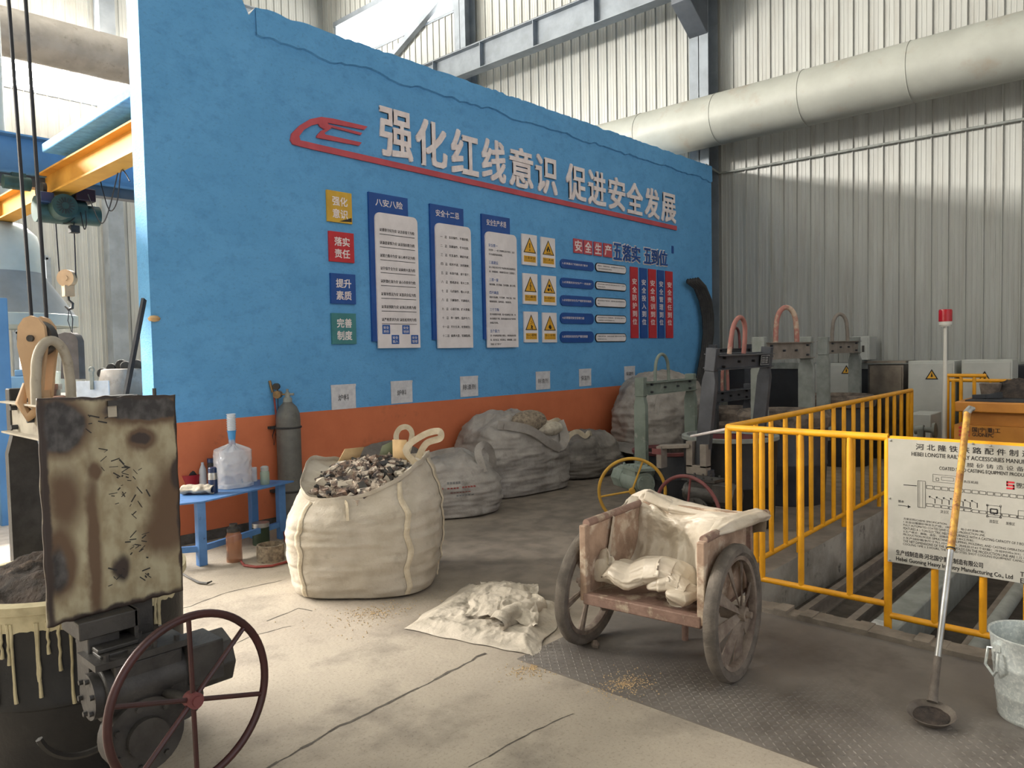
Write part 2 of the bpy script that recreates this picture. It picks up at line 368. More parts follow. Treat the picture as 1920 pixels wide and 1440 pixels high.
def crack(pts, w, seed):
    rnd = random.Random(seed); P = []
    for (ax, ay), (bx_, by) in zip(pts[:-1], pts[1:]):
        n = max(2, int(math.hypot(bx_ - ax, by - ay) / .05))
        for k in range(n): P.append((ax + (bx_ - ax) * k / n + rnd.gauss(0, .005), ay + (by - ay) * k / n + rnd.gauss(0, .005)))
    for (ax, ay), (bx_, by) in zip(P[:-1], P[1:]):
        d = Vector((bx_ - ax, by - ay, 0)); d.normalize(); q = w * (.4 + 1.0 * rnd.random()); n = Vector((-d.y, d.x, 0)) * q
        b.add([(ax - n.x, ay - n.y, .0012), (bx_ - n.x, by - n.y, .0012), (bx_ + n.x, by + n.y, .0012), (ax + n.x, ay + n.y, .0012)], [(0, 1, 2, 3)], 3)
def gp(*q): return [tuple(G(*p)[:2]) for p in q]
crack(gp((480, 1452), (620, 1372), (770, 1298), (920, 1219)), .007, 1)
crack(gp((262, 1170), (330, 1145), (430, 1110), (540, 1085)), .004, 2)
crack(gp((880, 1440), (1000, 1370), (1090, 1330)), .003, 3)
crack(gp((500, 1165), (560, 1140), (600, 1150)), .004, 4)
crack(gp((340, 1250), (480, 1190), (560, 1170)), .0025, 6)
crack(gp((930, 945), (1000, 928), (1140, 902)), .004, 5)
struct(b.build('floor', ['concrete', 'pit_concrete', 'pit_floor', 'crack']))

# blue plastered partition with its rough crest and orange lower band
b = MB(); X0, X1, ZT, TH = 2.515, 12.14, 4.75, .235
def blue_face(u, v): return (X0 + (X1 - X0) * u, WY, 1.045 + (4.72 - 1.045) * v)
n = 160; crest = []
for i in range(n + 1):
    x = X0 + (X1 - X0) * i / n
    h = ZT + .022 * nz(x * 5, 1, 0) + .014 * nz(x * 17, 4, 0)
    if x < 3.42: h = 4.80 - .0 + .02 * nz(x * 6, 2, 2) - (x - X0) * .03
    if 3.42 <= x < 3.52: h = 4.66
    crest.append((x, h))
Z1 = 1.045
for (xa, ha), (xb, hb) in zip(crest[:-1], crest[1:]):
    b.add([(xa, WY, Z1), (xb, WY, Z1), (xb, WY, hb), (xa, WY, ha)], [(0, 1, 2, 3)], 0)
    b.add([(xa, WY, ha), (xb, WY, hb), (xb, WY + TH, hb - .01), (xa, WY + TH, ha - .01)], [(0, 1, 2, 3)], 2)
    b.add([(xb, WY + TH, 0), (xa, WY + TH, 0), (xa, WY + TH, ha - .01), (xb, WY + TH, hb - .01)], [(0, 1, 2, 3)], 0)
b.add([(X0, WY, 0), (X1, WY, 0), (X1, WY, Z1), (X0, WY, Z1)], [(0, 1, 2, 3)], 1)
b.add([(X0, WY + TH, 0), (X0, WY, 0), (X0, WY, crest[0][1]), (X0, WY + TH, crest[0][1] - .01)], [(0, 1, 2, 3)], 3)
b.add([(X1, WY, 0), (X1, WY + TH, 0), (X1, WY + TH, crest[-1][1] - .01), (X1, WY, crest[-1][1])], [(0, 1, 2, 3)], 0)
# crumbled line of the thicker crest coat
for i in range(n):
    xa, xb = crest[i][0], crest[i + 1][0]
    if xa < 3.5: continue
    za = 4.50 + .05 * nz(xa * 2.2, 9, 0) + .03 * nz(xa * 8, 3, 1); zb = 4.50 + .05 * nz(xb * 2.2, 9, 0) + .03 * nz(xb * 8, 3, 1)
    b.add([(xa, WY, za - .012), (xb, WY, zb - .012), (xb, WY - .022, zb), (xa, WY - .022, za)], [(0, 1, 2, 3)], 0)
    b.add([(xa, WY - .022, za), (xb, WY - .022, zb), (xb, WY - .016, crest[i + 1][1]), (xa, WY - .016, crest[i][1])], [(0, 1, 2, 3)], 0)
    b.add([(xa, WY - .016, crest[i][1]), (xb, WY - .016, crest[i + 1][1]), (xb, WY + .01, crest[i + 1][1]), (xa, WY + .01, crest[i][1])], [(0, 1, 2, 3)], 2)
struct(b.build('wall_front', ['blue_plaster', 'orange_paint', 'raw_plaster', 'blue_plaster']))
b = MB(); b.bx(X0, X1, WY - .012, WY + .002, .002, .085); struct(b.build('baseboard_front', 'skirting'))

# ribbed sheet walls
def ribbed(b, along, fixed, a0, a1, z0, z1, pitch=.226, phase=0.0, flip=1):
    prof = []; k = math.floor((a0 - phase) / pitch)
    a = phase + k * pitch
    while a < a1:
        for da, dh in ((0, 0), (.006, .028), (.020, .028), (.026, 0), (.085, 0), (.089, .004), (.103, .004), (.107, 0), (.15, 0), (.154, .004), (.168, .004), (.172, 0)):
            q = a + da
            if a0 <= q <= a1: prof.append((q, dh))
        a += pitch
    prof = [(a0, 0)] + prof + [(a1, 0)]
    vs = []
    for q, dh in prof:
        for z in (z0, z1): vs.append((fixed - dh * flip, q, z) if along == 'y' else (q, fixed - dh * flip, z))
    b.add(vs, [(2 * i, 2 * i + 1, 2 * i + 3, 2 * i + 2) for i in range(len(prof) - 1)], 0)
b = MB(); ph = 1.845
ribbed(b, 'y', RX, -7, 13.2, 0, TOPZ, phase=ph); ribbed(b, 'y', RX, 13.2, 18.2, 0, 9.77, phase=ph)
ribbed(b, 'y', RX, 13.2, 18.2, 10.95, TOPZ, phase=ph); ribbed(b, 'y', RX, 18.2, FY, 0, TOPZ, phase=ph)
struct(b.build('wall_back', 'sheet_metal', smooth=.2))
b = MB(); WZ0, WZ1 = 7.45, 8.75
ribbed(b, 'x', FY, -14, RX, 0, WZ0); ribbed(b, 'x', FY, -14, RX, WZ1, TOPZ)
ribbed(b, 'x', FY, 8.2, RX, WZ0, WZ1)
struct(b.build('wall_left', 'sheet_metal', smooth=.2))
def window(n, name_mat, quad, bars):
    b = MB(); b.add(quad, [(0, 1, 2, 3)], 0); w = struct(b.build('window_%d' % n, name_mat))
    f = MB()
    for a, c, t in bars: f.bar(a, c, t, t)
    f.build('window_frame', 'steel_grey', w)
window(1, 'window_glow', [(-14, FY + .05, WZ0), (8.2, FY + .05, WZ0), (8.2, FY + .05, WZ1), (-14, FY + .05, WZ1)],
       [((x, FY, WZ0), (x, FY, WZ1), .2) for x in (-10, -6, -2, 2, 6.6)] + [((-14, FY, WZ0), (8.2, FY, WZ0), .06)])
window(2, 'window_glow_rear', [(RX + .06, 13.2, 9.77), (RX + .06, 18.2, 9.77), (RX + .06, 18.2, 10.95), (RX + .06, 13.2, 10.95)],
       [((RX, 13.2, 9.77), (RX, 18.2, 9.77), .07), ((RX, 13.2, 10.92), (RX, 18.2, 10.92), .14), ((RX, 18.15, 9.77), (RX, 18.15, 10.95), .1), ((RX, 13.25, 9.77), (RX, 13.25, 10.95), .1)])
for n, (l, t, r, bt) in ((3, (62, 482, 92, 566)), (4, (27, 622, 62, 696))):
    p, q = PY(l, t, FY - .06), PY(r, bt, FY - .06)
    window(n, 'window_glow_small', [(p.x, p.y, q.z), (q.x, p.y, q.z), (q.x, p.y, p.z), (p.x, p.y, p.z)],
           [((p.x, p.y - .04, q.z), (p.x, p.y - .04, p.z), .09), ((q.x, p.y - .04, q.z), (q.x, p.y - .04, p.z), .09), ((p.x, p.y - .04, p.z), (q.x, p.y - .04, p.z), .09), ((p.x, p.y - .04, q.z), (q.x, p.y - .04, q.z), .09)])
# dark plinth with a pale cap along the foot of the back wall
b = MB(); b.bx(12.45, 12.6, -6, 6.2, 0, 1.2, 0); b.bx(12.43, 12.6, -6, 6.2, 1.2, 1.30, 1); struct(b.build('trim_1', ['void_dark', 'frame_grey']))
# plate over the trench edge
b = MB()
for i in range(60):
    y0 = 2.2 - i * .075; x = PITX0
    b.bx(4.23, 4.36 + .035 * nz(i * .4, 2, 0), y0 - .075, y0, .0, .035 + .018 * nz(i * .9, 0, 5), 0)
struct(b.build('trim_2', 'kerb'))

# ---------------------------------------------------------------- steelwork
def column(y, x0, x1, wy, z1, label, mats='steel_grey'):
    t = thing('steel_column', label, 'column', ((x0 + x1) / 2, y, 0))
    b = MB(); b.bx(x0, x1, y - .008, y + .008, 0, z1); b.build('web', mats, t)
    for x in (x0, x1 - .014):
        b = MB(); b.bx(x, x + .014, y - wy / 2, y + wy / 2, 0, z1); b.build('flange', mats, t)
    return t
c1 = column(6.60, 12.22, 12.58, .37, TOPZ, 'grey steel column against the back wall at the right end of the blue wall')
p0 = Vector((12.22, 6.60, 7.35))
b = MB(); b.add([(12.22, 6.42, 7.75), (12.22, 6.78, 7.75), (11.6, 6.78, 7.75), (11.6, 6.42, 7.75), (12.22, 6.42, 7.1), (12.22, 6.78, 7.1), (11.6, 6.78, 7.5), (11.6, 6.42, 7.5)],
    [(0, 1, 2, 3), (7, 6, 5, 4), (0, 3, 7, 4), (1, 5, 6, 2), (2, 6, 7, 3)], 0); b.build('bracket', 'steel_dark', c1, bevel=.01)
column(12.7, 12.24, 12.58, .36, TOPZ, 'grey steel column beside the upper right window of the back wall')
b = MB(); t = thing('crane_runway', 'grey steel crane beam with stiffeners running high along the back wall', 'beam', (11.9, 9, 7.78))
b.ibeam((11.9, -6, 8.05), (11.9, 18.5, 8.05), .26, .56, .016, 0, stiff=16); b.build('girder', 'steel_grey', t)
b = MB(); b.bx(11.87, 11.93, -6, 18.5, 8.33, 8.40); b.build('crane_rail', 'steel_dark', t)
b = MB(); a, c = PX(745, 95, 12.5), PX(822, 4, 12.5); d = c - a
b.bar(a - d * .8, c + d * .5, .14, .14); tag(b.build('diagonal_brace', 'steel_grey'), 'slanting grey steel brace crossing the bright window above the blue wall', 'brace')
b = MB(); b.ibeam((8.5, FY - .3, 10.35), (12.5, FY - .3, 10.35), .3, .75, .02); tag(b.build('corner_girder', 'steel_grey'), 'pale blue-grey girder high in the far corner above the blue wall', 'beam')
px_ = PY(220, 600, FY - .22); b = MB(); b.bx(px_.x - .17, px_.x + .17, FY - .4, FY - .04, 0, 11)
tag(b.build('wall_column', 'steel_grey'), 'grey steel column on the far left wall behind the hoist', 'column')
b = MB(); b.tube([PY(205, 330, FY - .1), PY(212, 690, FY - .1)], .045, 10); tag(b.build('downpipe', 'sheet_metal'), 'thin pale pipe on the far left wall beside the column', 'pipe')

# large duct along the back wall
t = thing('exhaust_pipe', 'large pale grey round pipe running along the back wall over the blue wall end', 'pipe', (11.8, 3, 5.0))
b = MB(); prof = []
b.tube([(11.78, -6.9, 5.42), (11.78, 13.5, 5.42)], .42, 40, 0); b.build('pipe_shell', 'pipe_paint', t)
for y in (5.97, 4.52, 3.02, 1.55, 7.45, 0.05, -1.45):
    b = MB(); b.ring((11.78, y, 5.42), (0, 1, 0), .4215, .006, 48, 6); b.build('weld_seam', 'pipe_paint', t)
b = MB(); b.tube([PY(1322, 308, WY) , PX(1350, 325, RX - .06), PX(1920, 223, RX - .06), (RX - .06, -6, 4.65)], .02, 8)
tag(b.build('conduit', 'frame_grey'), 'thin grey conduit running across the back wall below the large pipe', 'conduit')
t = thing('overhead_duct', 'brown grey round duct crossing the top left corner in front of the far wall', 'duct', (5, 17.3, 8))
pa, pb = PY(0, 58, 17.2), PY(238, 116, 17.2)
b = MB(); d = pb - pa; b.tube([pa - d * 1.5, pb + d * 2.2], .47, 36); b.build('duct_shell', 'duct_brown', t)

# canopy, beams and hoist behind the partition
b = MB(); b.bx(2.52, 9.5, 6.57, 8.95, 3.77, 3.86, 0); struct(b.build('trim_3', 'slab_blue', bevel=.01))
b = MB(); b.bx(-14, 12.8, -7, 19, TOPZ, TOPZ + .1); struct(b.build('ceiling', 'sheet_metal'))
b = MB(); b.bx(6.5, 12.8, -7.1, -7, 0, TOPZ); b.bx(-14, -4, -7.1, -7, 0, TOPZ); struct(b.build('wall_right', 'sheet_metal'))
b = MB(); b.bx(-14.1, -14, -7, 19, 0, TOPZ); struct(b.build('wall_side', 'sheet_metal'))
t = thing('blue_beam', 'blue steel beam with a dark rail under it behind the yellow girder', 'beam', (3, 9.75, 3.9))
zb = PY(120, 340, 9.75).z; zt = PY(120, 285, 9.75).z
b = MB(); b.ibeam((-3, 9.75, (zb + zt) / 2 + .04), (9, 9.75, (zb + zt) / 2 + .04), .28, zt - zb + .1, .02); b.build('web_plate', 'beam_blue', t)
b = MB(); b.bx(-3, 9, 9.67, 9.83, zb - .13, zb - .01); b.build('runway_rail', 'steel_dark', t)
YX = 2.75
t = thing('yellow_girder', 'yellow I-beam girder carrying the hoist at upper left', 'beam', (YX, 10, 3.6))
b = MB(); b.ibeam((YX, 6.75, 3.55), (YX, 11.5, 3.545), .20, .28, .018); b.build('girder', 'crane_yellow', t)
b = MB(); b.bx(YX - .1, YX + .1, 11.5, 11.53, 3.40, 3.69); b.build('end_plate', 'crane_yellow', t)
# ================================================================ signs on the blue wall
def wrect(l, t, r, bt): # photo rectangle -> wall rectangle
    (xa, za), (xb, zb) = W(l, t), W(r, bt)
    return xa, xb, zb, za
SL = '强化红线意识促进安全发展'
LR = [(713, 774), (780, 838), (846, 896), (903, 947), (954, 998), (1003, 1043), (1060, 1097), (1101, 1134), (1139, 1170), (1173, 1203), (1207, 1234), (1238, 1265)]
ORD = ['first', 'second', 'third', 'fourth', 'fifth', 'sixth', 'seventh', 'eighth', 'ninth', 'tenth', 'eleventh', 'last']
for i, ch in enumerate(SL):
    xa, xb = W(LR[i][0], 350)[0], W(LR[i][1], 350)[0]
    za, zb = 3.66 - (xa - 5.1) * .008, 4.175 - (xa - 5.1) * .018
    b = MB(wallM(xa, za, .014)); b.text(ch, 0, 0, xb - xa, zb - za, 0, 0, None, bold=.020, ext=.009)
    tag(b.build('cutout_letter', 'letter_white', smooth=.5), 'large white cut-out character %s, %s of the slogan over the red stripe' % (ch, ORD[i]), 'letter', 'cut-out slogan characters')
# red stripe with the train nose emblem
xs0, xs1 = W(590, 290)[0], W(1267, 425)[0]
b = MB(wallM(0, 0, .004)); zs0, zs1, ze0, ze1 = 3.574, 3.634, 3.512, 3.582
b.prism([(xs0, zs0), (xs1, ze0), (xs1, ze1), (xs0, zs1)], 0, .018)
def wp(*pts): return [W(*p) for p in pts]
outer = wp((600, 277), (562, 275.5), (547, 271), (542.5, 263), (545, 251), (560, 236), (580, 224), (600, 220), (622, 223), (687, 238), (681, 244), (612, 231), (614, 234), (677, 250), (674, 254), (620, 240), (606, 243), (598, 238), (595, 233), (582, 236), (568, 244), (559, 256), (561, 264), (572, 266), (600, 271))
zz = [p[1] for p in outer]
out2 = [(xs0 + .005, zs0)] + [(p[0], p[1]) for p in outer[1:-1]] + [(xs0 + .005, zs1)]
b.prism(out2, .0, .0175)
b.prism(wp((600, 246), (612, 241), (620, 241), (606, 250), (608, 253), (676, 268), (671, 274), (592, 259), (592, 255)), 0, .018)
tag(b.build('slogan_stripe', 'stripe_red'), 'long red stripe with a bullet-train nose emblem under the slogan', 'stripe')

# four square signs
SQ = [((610, 356, 658, 421), '强化\n意识', 'sign_yellow', 'ochre'), ((614, 433, 662, 494), '落实\n责任', 'sign_red', 'red'), ((617, 512, 665, 571), '提升\n素质', 'sign_blue', 'blue'), ((619, 587, 666, 645), '完善\n制度', 'sign_teal', 'teal')]
for q, tx, m, cn in SQ:
    xa, xb, za, zb = wrect(*q); w, h = xb - xa, zb - za; b = MB(wallM(xa, za, .003))
    b.bx(0, w, 0, h, 0, .022, 0)
    for k, ln in enumerate(tx.split('\n')): b.text(ln, w * .2, h * (.53 if k == 0 else .13), w * .62, h * .30, .0235, 1, None, bold=.02)
    if cn == 'ochre': b.prism([(w * .45, .01), (w * .97, .02), (w * .97, h * .2)], .0232, .0236, 2)
    tag(b.build('square_sign', [m, 'letter_white', 'scratch']), cn + ' square safety sign of four white characters in the left column', 'sign', 'square signs')

# three tall boards: blue backing and a white rounded sheet
def board(back, sheet, head, label):
    xa, xb, za, zb = wrect(*back); t = thing('notice_board', label, 'board', ((xa + xb) / 2, WY, za), 0, 'tall notice boards')
    w, h = xb - xa, zb - za; b = MB(wallM(xa, za, .003)); b.bx(0, w, 0, h, 0, .025, 0)
    b.text(head, w * .16, h * .915, w * .70, h * .05, .0265, 1, None, bold=.012)
    b.build('backing_panel', ['sign_blue', 'letter_white'], t)
    xa, xb, za, zb = wrect(*sheet); return t, MB(wallM(xa, za, .029)), xb - xa, zb - za
t, b, w, h = board((688, 360, 768, 640), (698, 398, 783, 652), '八安八险', 'tall blue and white notice board with eight ruled lines, leftmost of three')
b.prism(rrect(w, h, .06, rb=0), 0, .02, 0)
L1 = ['以遵章守纪为安 以违章蛮干为险', '以谦虚谨慎为安 以逞强好胜为险', '以精力集中为安 以心神不定为险', '以劳保齐全为安 以麻痹大意为险', '以防微杜渐为安 以心存侥幸为险', '以现场整洁为安 以器具杂乱为险', '以事前预防为安 以事后抢救为险', '以严格要求为安 以松松垮垮为险']
for k, ln in enumerate(L1):
    y = h * (.862 - .0945 * k); b.text(ln, w * .085, y, w * .83, h * .026, .0215, 1, None, bold=.02, res=1)
    b.bx(w * .085, w * .92, y - h * .022, y - h * .018, .0205, .0215, 1)
for x, y, tx in ((.09, .105, '安全\n责任'), (.3, .03, '安全\n投入'), (.56, .105, '安全\n培训'), (.77, .03, '安全\n管理')):
    b.bx(w * x, w * (x + .18), h * y, h * (y + .068), .0203, .021, 2)
    for k, ln in enumerate(tx.split('\n')): b.text(ln, w * (x + .025), h * (y + (.037 if k == 0 else .008)), w * .13, h * .022, .0215, 0, None, bold=.02, res=1)
b.build('notice_sheet', ['sign_white', 'print_black', 'print_blue'], t)
t, b, w, h = board((803, 382, 871, 637), (811, 418, 882, 652), '安全十二忌', 'tall blue and white notice board with twelve numbered lines, middle of three')
b.prism(rrect(w, h, .06, rb=0), 0, .02, 0)
L2 = ['盲目操作，不懂装懂；', '急躁操作，忙中出错；', '忙乱操作，顾此失彼；', '程序不清，次序颠倒；', '有章不循，胡干蛮干；', '情绪波动，带人工作；', '马虎操作，粗心大意；', '只顾操作，不顾相关；', '心慈手软，扩大事端；', '单一操作，监护不力；', '不分主次，轻重缓急；', '麻痹大意，轻视隐患。']
N2 = '一二三四五六七八九十'
for k, ln in enumerate(L2):
    y = h * (.882 - .0722 * k)
    if k < 10:
        b.text(N2[k], w * .12, y + (h * .010 if k == 0 else h * .004 if k == 1 else 0), w * .06, h * (.004 if k == 0 else .016 if k == 1 else .023), .0215, 1, None, bold=.02, res=1); b.text('忌', w * .24, y, w * .06, h * .023, .0215, 1, None, bold=.02, res=1)
    else: b.text(('十一' if k == 10 else '十二') + '忌', w * .12, y, w * .19, h * .023, .0215, 1, None, bold=.02, res=1)
    b.text(ln, w * .36, y, w * .57, h * .024, .0215, 1, None, bold=.02, res=1)
b.build('notice_sheet', ['sign_white', 'print_black'], t)
t, b, w, h = board((900, 401, 957, 636), (905, 434, 967, 651), '安全生产术语', 'tall blue and white notice board of paragraphs under blue headings, rightmost of three')
b.prism(rrect(w, h, .06, rb=0), 0, .02, 0)
L3 = [('安全第一', ['安全第一，一切工作都要让位于安全，这是', '不可动摇的基本原则。']), ('三基建设', ['深入开展企业安全生产标准化岗位达标建设活', '动，加强基层、基础和基本功“三基建设”。']), ('三措一案', ['组织措施、安全措施、技术措施、施工方案。']),
      ('四不两直', ['暗查不发通知、不打招呼、不听汇报、不用', '陪同和接待、直奔基层、直插现场。']), ('三个下降', ['重大事故稳中有降，较大事故明显下降，事', '故总量稳定下降，促进全国安全生产形势持', '续稳定好转。']), ('五个能力', ['进一步加强监管能力建设，不断增加技术装', '备，着力在法、检查执法、政策创新、应急', '全面“五个能力”'])]
y = .895
for hd, ls in L3:
    b.text(hd, w * .08, h * (y - .026), w * .29, h * .029, .0215, 2, None, bold=.012, res=1); y -= .043
    for ln in ls:
        b.text(ln, w * .08, h * (y - .018), w * .86 * min(1, len(ln) / 19.5), h * .019, .0215, 1, None, bold=.02, res=1); y -= .037
    y -= .031
b.build('notice_sheet', ['sign_white', 'print_black', 'print_blue'], t)

# warning signs
def warn(q, cn, en, sym, what):
    xa, xb, za, zb = wrect(*q); w, h = xb - xa, zb - za; b = MB(wallM(xa, za, .003)); b.bx(0, w, 0, h, 0, .02, 0)
    tx, ty, tw, th = w * .08, h * .40, w * .84, h * .51
    b.prism([(tx, ty), (tx + tw, ty), (tx + tw / 2, ty + th)], .0201, .021, 1)
    b.prism([(tx + tw * .09, ty + th * .05), (tx + tw * .91, ty + th * .05), (tx + tw / 2, ty + th * .89)], .0211, .0215, 2)
    def S(pts, z=.022): b.prism([(tx + tw * x, ty + th * y) for x, y in pts], .0215, z, 1)
    if sym == 'mark': S([(.46, .62), (.54, .62), (.525, .3), (.475, .3)]); S([(.465, .14), (.535, .14), (.535, .22), (.465, .22)])
    if sym == 'fire': S([(.36, .24), (.34, .38), (.42, .46), (.45, .62), (.56, .52), (.55, .42), (.64, .40), (.64, .26), (.55, .18), (.56, .32), (.48, .38), (.45, .18)]); S([(.3, .1), (.7, .1), (.7, .14), (.3, .14)])
    if sym == 'bolt': S([(.52, .64), (.42, .36), (.5, .38), (.44, .14), (.47, .15), (.45, .08), (.54, .17), (.5, .17), (.58, .43), (.49, .41), (.58, .64)])
    if sym == 'gear':
        for cx, cy, r in ((.5, .5, .11), (.42, .24, .11)):
            S([(cx + r * (1 if i % 2 else .75) * math.cos(i * PI / 8), cy + r * (1 if i % 2 else .75) * math.sin(i * PI / 8)) for i in range(16)])
        S([(.52, .34), (.6, .34), (.78, .12), (.66, .14)])
    if sym == 'fall':
        for x, y in ((.46, .55), (.54, .47), (.42, .42)): S([(x, y), (x + .08, y + .03), (x + .05, y - .05)])
        S([(.44, .08), (.5, .2), (.46, .3), (.54, .34), (.58, .26), (.66, .28), (.6, .18), (.64, .06), (.58, .06), (.54, .14), (.5, .07)])
    if sym == 'load': S([(.49, .7), (.51, .7), (.51, .4), (.49, .4)]); S([(.4, .3), (.5, .4), (.6, .3), (.64, .14), (.5, .08), (.38, .2)])
    b.bx(w * .1, w * .9, h * .1, h * .30, .0201, .021, 2)
    b.text(cn, w * .14, h * .195, w * .72, h * .085, .0215, 1, None, bold=.004, res=1); b.text(en, w * .14, h * .125, w * .72, h * .045, .0215, 1, None, res=1)
    tag(b.build('warning_sign', ['sign_white', 'print_black', 'warn_yellow']), 'white warning sign with a yellow triangle showing ' + what, 'sign', 'warning signs')
warn((976, 438, 1005, 499), '注意安全', 'Warning danger', 'mark', 'an exclamation mark')
warn((1012, 444, 1039, 502), '当心火灾', 'Warning fire', 'fire', 'a flame')
warn((978, 512, 1006, 571), '当心触电', 'Warning electric shock', 'bolt', 'a lightning bolt')
warn((1014, 516, 1041, 573), '当心机械伤人', 'Warning mechanical injury', 'gear', 'gears and a hand')
warn((980, 584, 1007, 642), '当心落物', 'Warning falling objects', 'fall', 'things falling on a figure')
warn((1015, 586, 1042, 642), '当心吊物', 'Warning overhead load', 'load', 'a hanging load')

# heading tiles and blue cut-out characters
for i, (ch, q) in enumerate(zip('安全生产', ((1074, 447, 1091, 475), (1093, 449, 1109, 477), (1112, 452, 1127, 479), (1130, 455, 1146, 481)))):
    xa, xb, za, zb = wrect(*q); zb = W(1074, 447)[1]; za = W(1091, 476)[1]; b = MB(wallM(xa, za, .003)); w, h = xb - xa, zb - za
    b.bx(0, w, 0, h, 0, .015, 0); b.text(ch, w * .1, h * .12, w * .8, h * .78, .0155, 1, None, bold=.02)
    tag(b.build('heading_tile', ['stripe_red', 'letter_white']), 'red tile with white character %s, %s of four above the blue pills' % (ch, ORD[i]), 'sign', 'red heading tiles')
zb5, za5 = W(1160, 457)[1], W(1160, 488)[1]
for i, (ch, l, r) in enumerate((('五', 1149, 1164), ('落', 1166, 1182), ('实', 1183, 1199), ('五', 1206, 1219), ('到', 1220, 1233), ('位', 1234, 1250))):
    xa, xb = W(l, 470)[0], W(r, 470)[0]; b = MB(wallM(xa, za5, .003)); w, h = xb - xa, zb5 - za5
    b.text(ch, -.012, -.015, w + .024, h + .03, .0, 1, None, bold=.05, ext=.004); b.text(ch, 0, 0, w, h, .012, 0, None, bold=.018, ext=.003)
    tag(b.build('cutout_character', ['sign_blue', 'letter_white']), 'blue cut-out character with white outline, %s of six after the red tiles' % ORD[i], 'letter', 'blue heading characters')
b = MB(wallM(*W(1259, 475), .003)); b.bx(0, .05, 0, .12, 0, .01, 0); tag(b.build('loose_tag', 'sign_blue'), 'tiny dark blue remnant of a sign right of the heading characters', 'sign')
P5 = ['1.必须落实"党政同责"要求', '2.必须落实安全生产"一岗双责"', '3.必须落实安全生产组织领导机构', '4.必须落实安全管理力量', '5.必须落实安全生产报告制度']
Q5 = [['董事长、党组织书记、总经理对本企业安全生产', '工作共同承担领导责任。'], ['所有领导班子成员对分管范围内安全生产工作承', '担相应职责。'], ['成立安全生产委员会，由董事长或总经理担任主', '任。'], ['依法设置安全生产管理机构，配齐配强注册安全', '工程师等专业安全管理人员。'], ['定期向董事会、业绩考核部门报告安全生产情况，', '并向社会公示。']]
LY = [(485, 509), (520, 543), (553, 576), (586, 608), (621, 642)]
for i in range(5):
    xa, xb, za, zb = wrect(1049, LY[i][0], 1112, LY[i][1]); w, h = xb - xa, zb - za; b = MB(wallM(xa, za, .003))
    b.prism(rrect(w, h, .07), 0, .015, 0); ln = P5[i]; b.text(ln, w * .05, h * .42, w * .055 * len(ln) * .98, h * .24, .0155, 1, None, bold=.02, res=1)
    tag(b.build('slogan_pill', ['sign_blue', 'letter_white']), 'blue rounded plaque with one white line, %s from the top of its column' % ORD[i], 'sign', 'blue rounded plaques')
    xa, xb, za, zb = wrect(1115, LY[i][0] + 4 + (3 if i < 2 else 0), 1173, LY[i][1] + (6 - 2 * i if i < 3 else -1)); w, h = xb - xa, zb - za; b = MB(wallM(xa, za, .003))
    b.prism(rrect(w, h, .06), 0, .012, 1); b.prism([(x + .012, y + .012) for x, y in rrect(w - .024, h - .024, .05)], .0121, .0135, 0)
    for k, ln in enumerate(Q5[i]): b.text(ln, w * .06, h * (.58 if k == 0 else .26), w * .042 * len(ln), h * .16, .0142, 1, None, bold=.02, res=1)
    tag(b.build('text_plaque', ['sign_white', 'print_black']), 'white rounded plaque of small text, %s from the top of its column' % ORD[i], 'sign', 'white rounded plaques')
V5 = [('安全防护到位', 1181, 1195, 500, 634, 'sign_red', 'red'), ('安全投入到位', 1199, 1212, 503, 634, 'sign_blue', 'blue'), ('安全培训到位', 1215, 1229, 505, 634, 'sign_red', 'red'), ('安全管理到位', 1232, 1244, 507, 634, 'sign_blue', 'blue'), ('安全责任到位', 1247, 1260, 509, 634, 'sign_red', 'red')]
zt5, zb0 = W(1181, 500)[1], W(1181, 634)[1]
for i, (tx, l, r, tp, bt, m, cn) in enumerate(V5):
    xa, xb = W(l, 560)[0], W(r, 560)[0]; w, h = xb - xa, zt5 - zb0; b = MB(wallM(xa, zb0, .003)); b.bx(0, w, 0, h, 0, .015, 0)
    for k, ch in enumerate(tx): b.text(ch, w * .2, h * (.755 - .113 * k), w * .6, h * .085, .0155, 1, None, bold=.015)
    tag(b.build('vertical_banner', [m, 'letter_white']), '%s vertical banner of six white characters, %s of five from the left' % (cn, ORD[i] if i < 4 else 'last'), 'sign', 'vertical banners')
PP = [((620, 722, 667, 765), '炉料', 'first'), ((732, 715, 773, 754), '炉料', 'second'), ((862, 706, 896, 742), '除渣剂', 'third'), ((1004, 697, 1031, 729), '除渣剂', 'fourth'), ((1085, 692, 1108, 723), '保温剂', 'fifth'), ((1170, 687, 1190, 712), '保温剂', 'last')]
for q, tx, od in PP:
    xa, xb, za, zb = wrect(*q); w, h = xb - xa, zb - za; b = MB(wallM(xa, za, .003))
    b.bx(0, w, 0, h, 0, .004, 0); b.bx(0, w, h * .91, h * .925, .0041, .0052, 2); b.bx(-.004, w + .004, h * .9, h, .002, .006, 0)
    b.text(tx, w * (.27 if len(tx) == 2 else .14), h * .34, w * (.44 if len(tx) == 2 else .7), h * .26, .0065, 1, None, bold=-.004)
    tag(b.build('paper_notice', ['paper', 'print_black', 'print_grey']), 'white paper notice in a sleeve, %s from the left above the orange band' % od, 'paper', 'paper notices above the orange band')
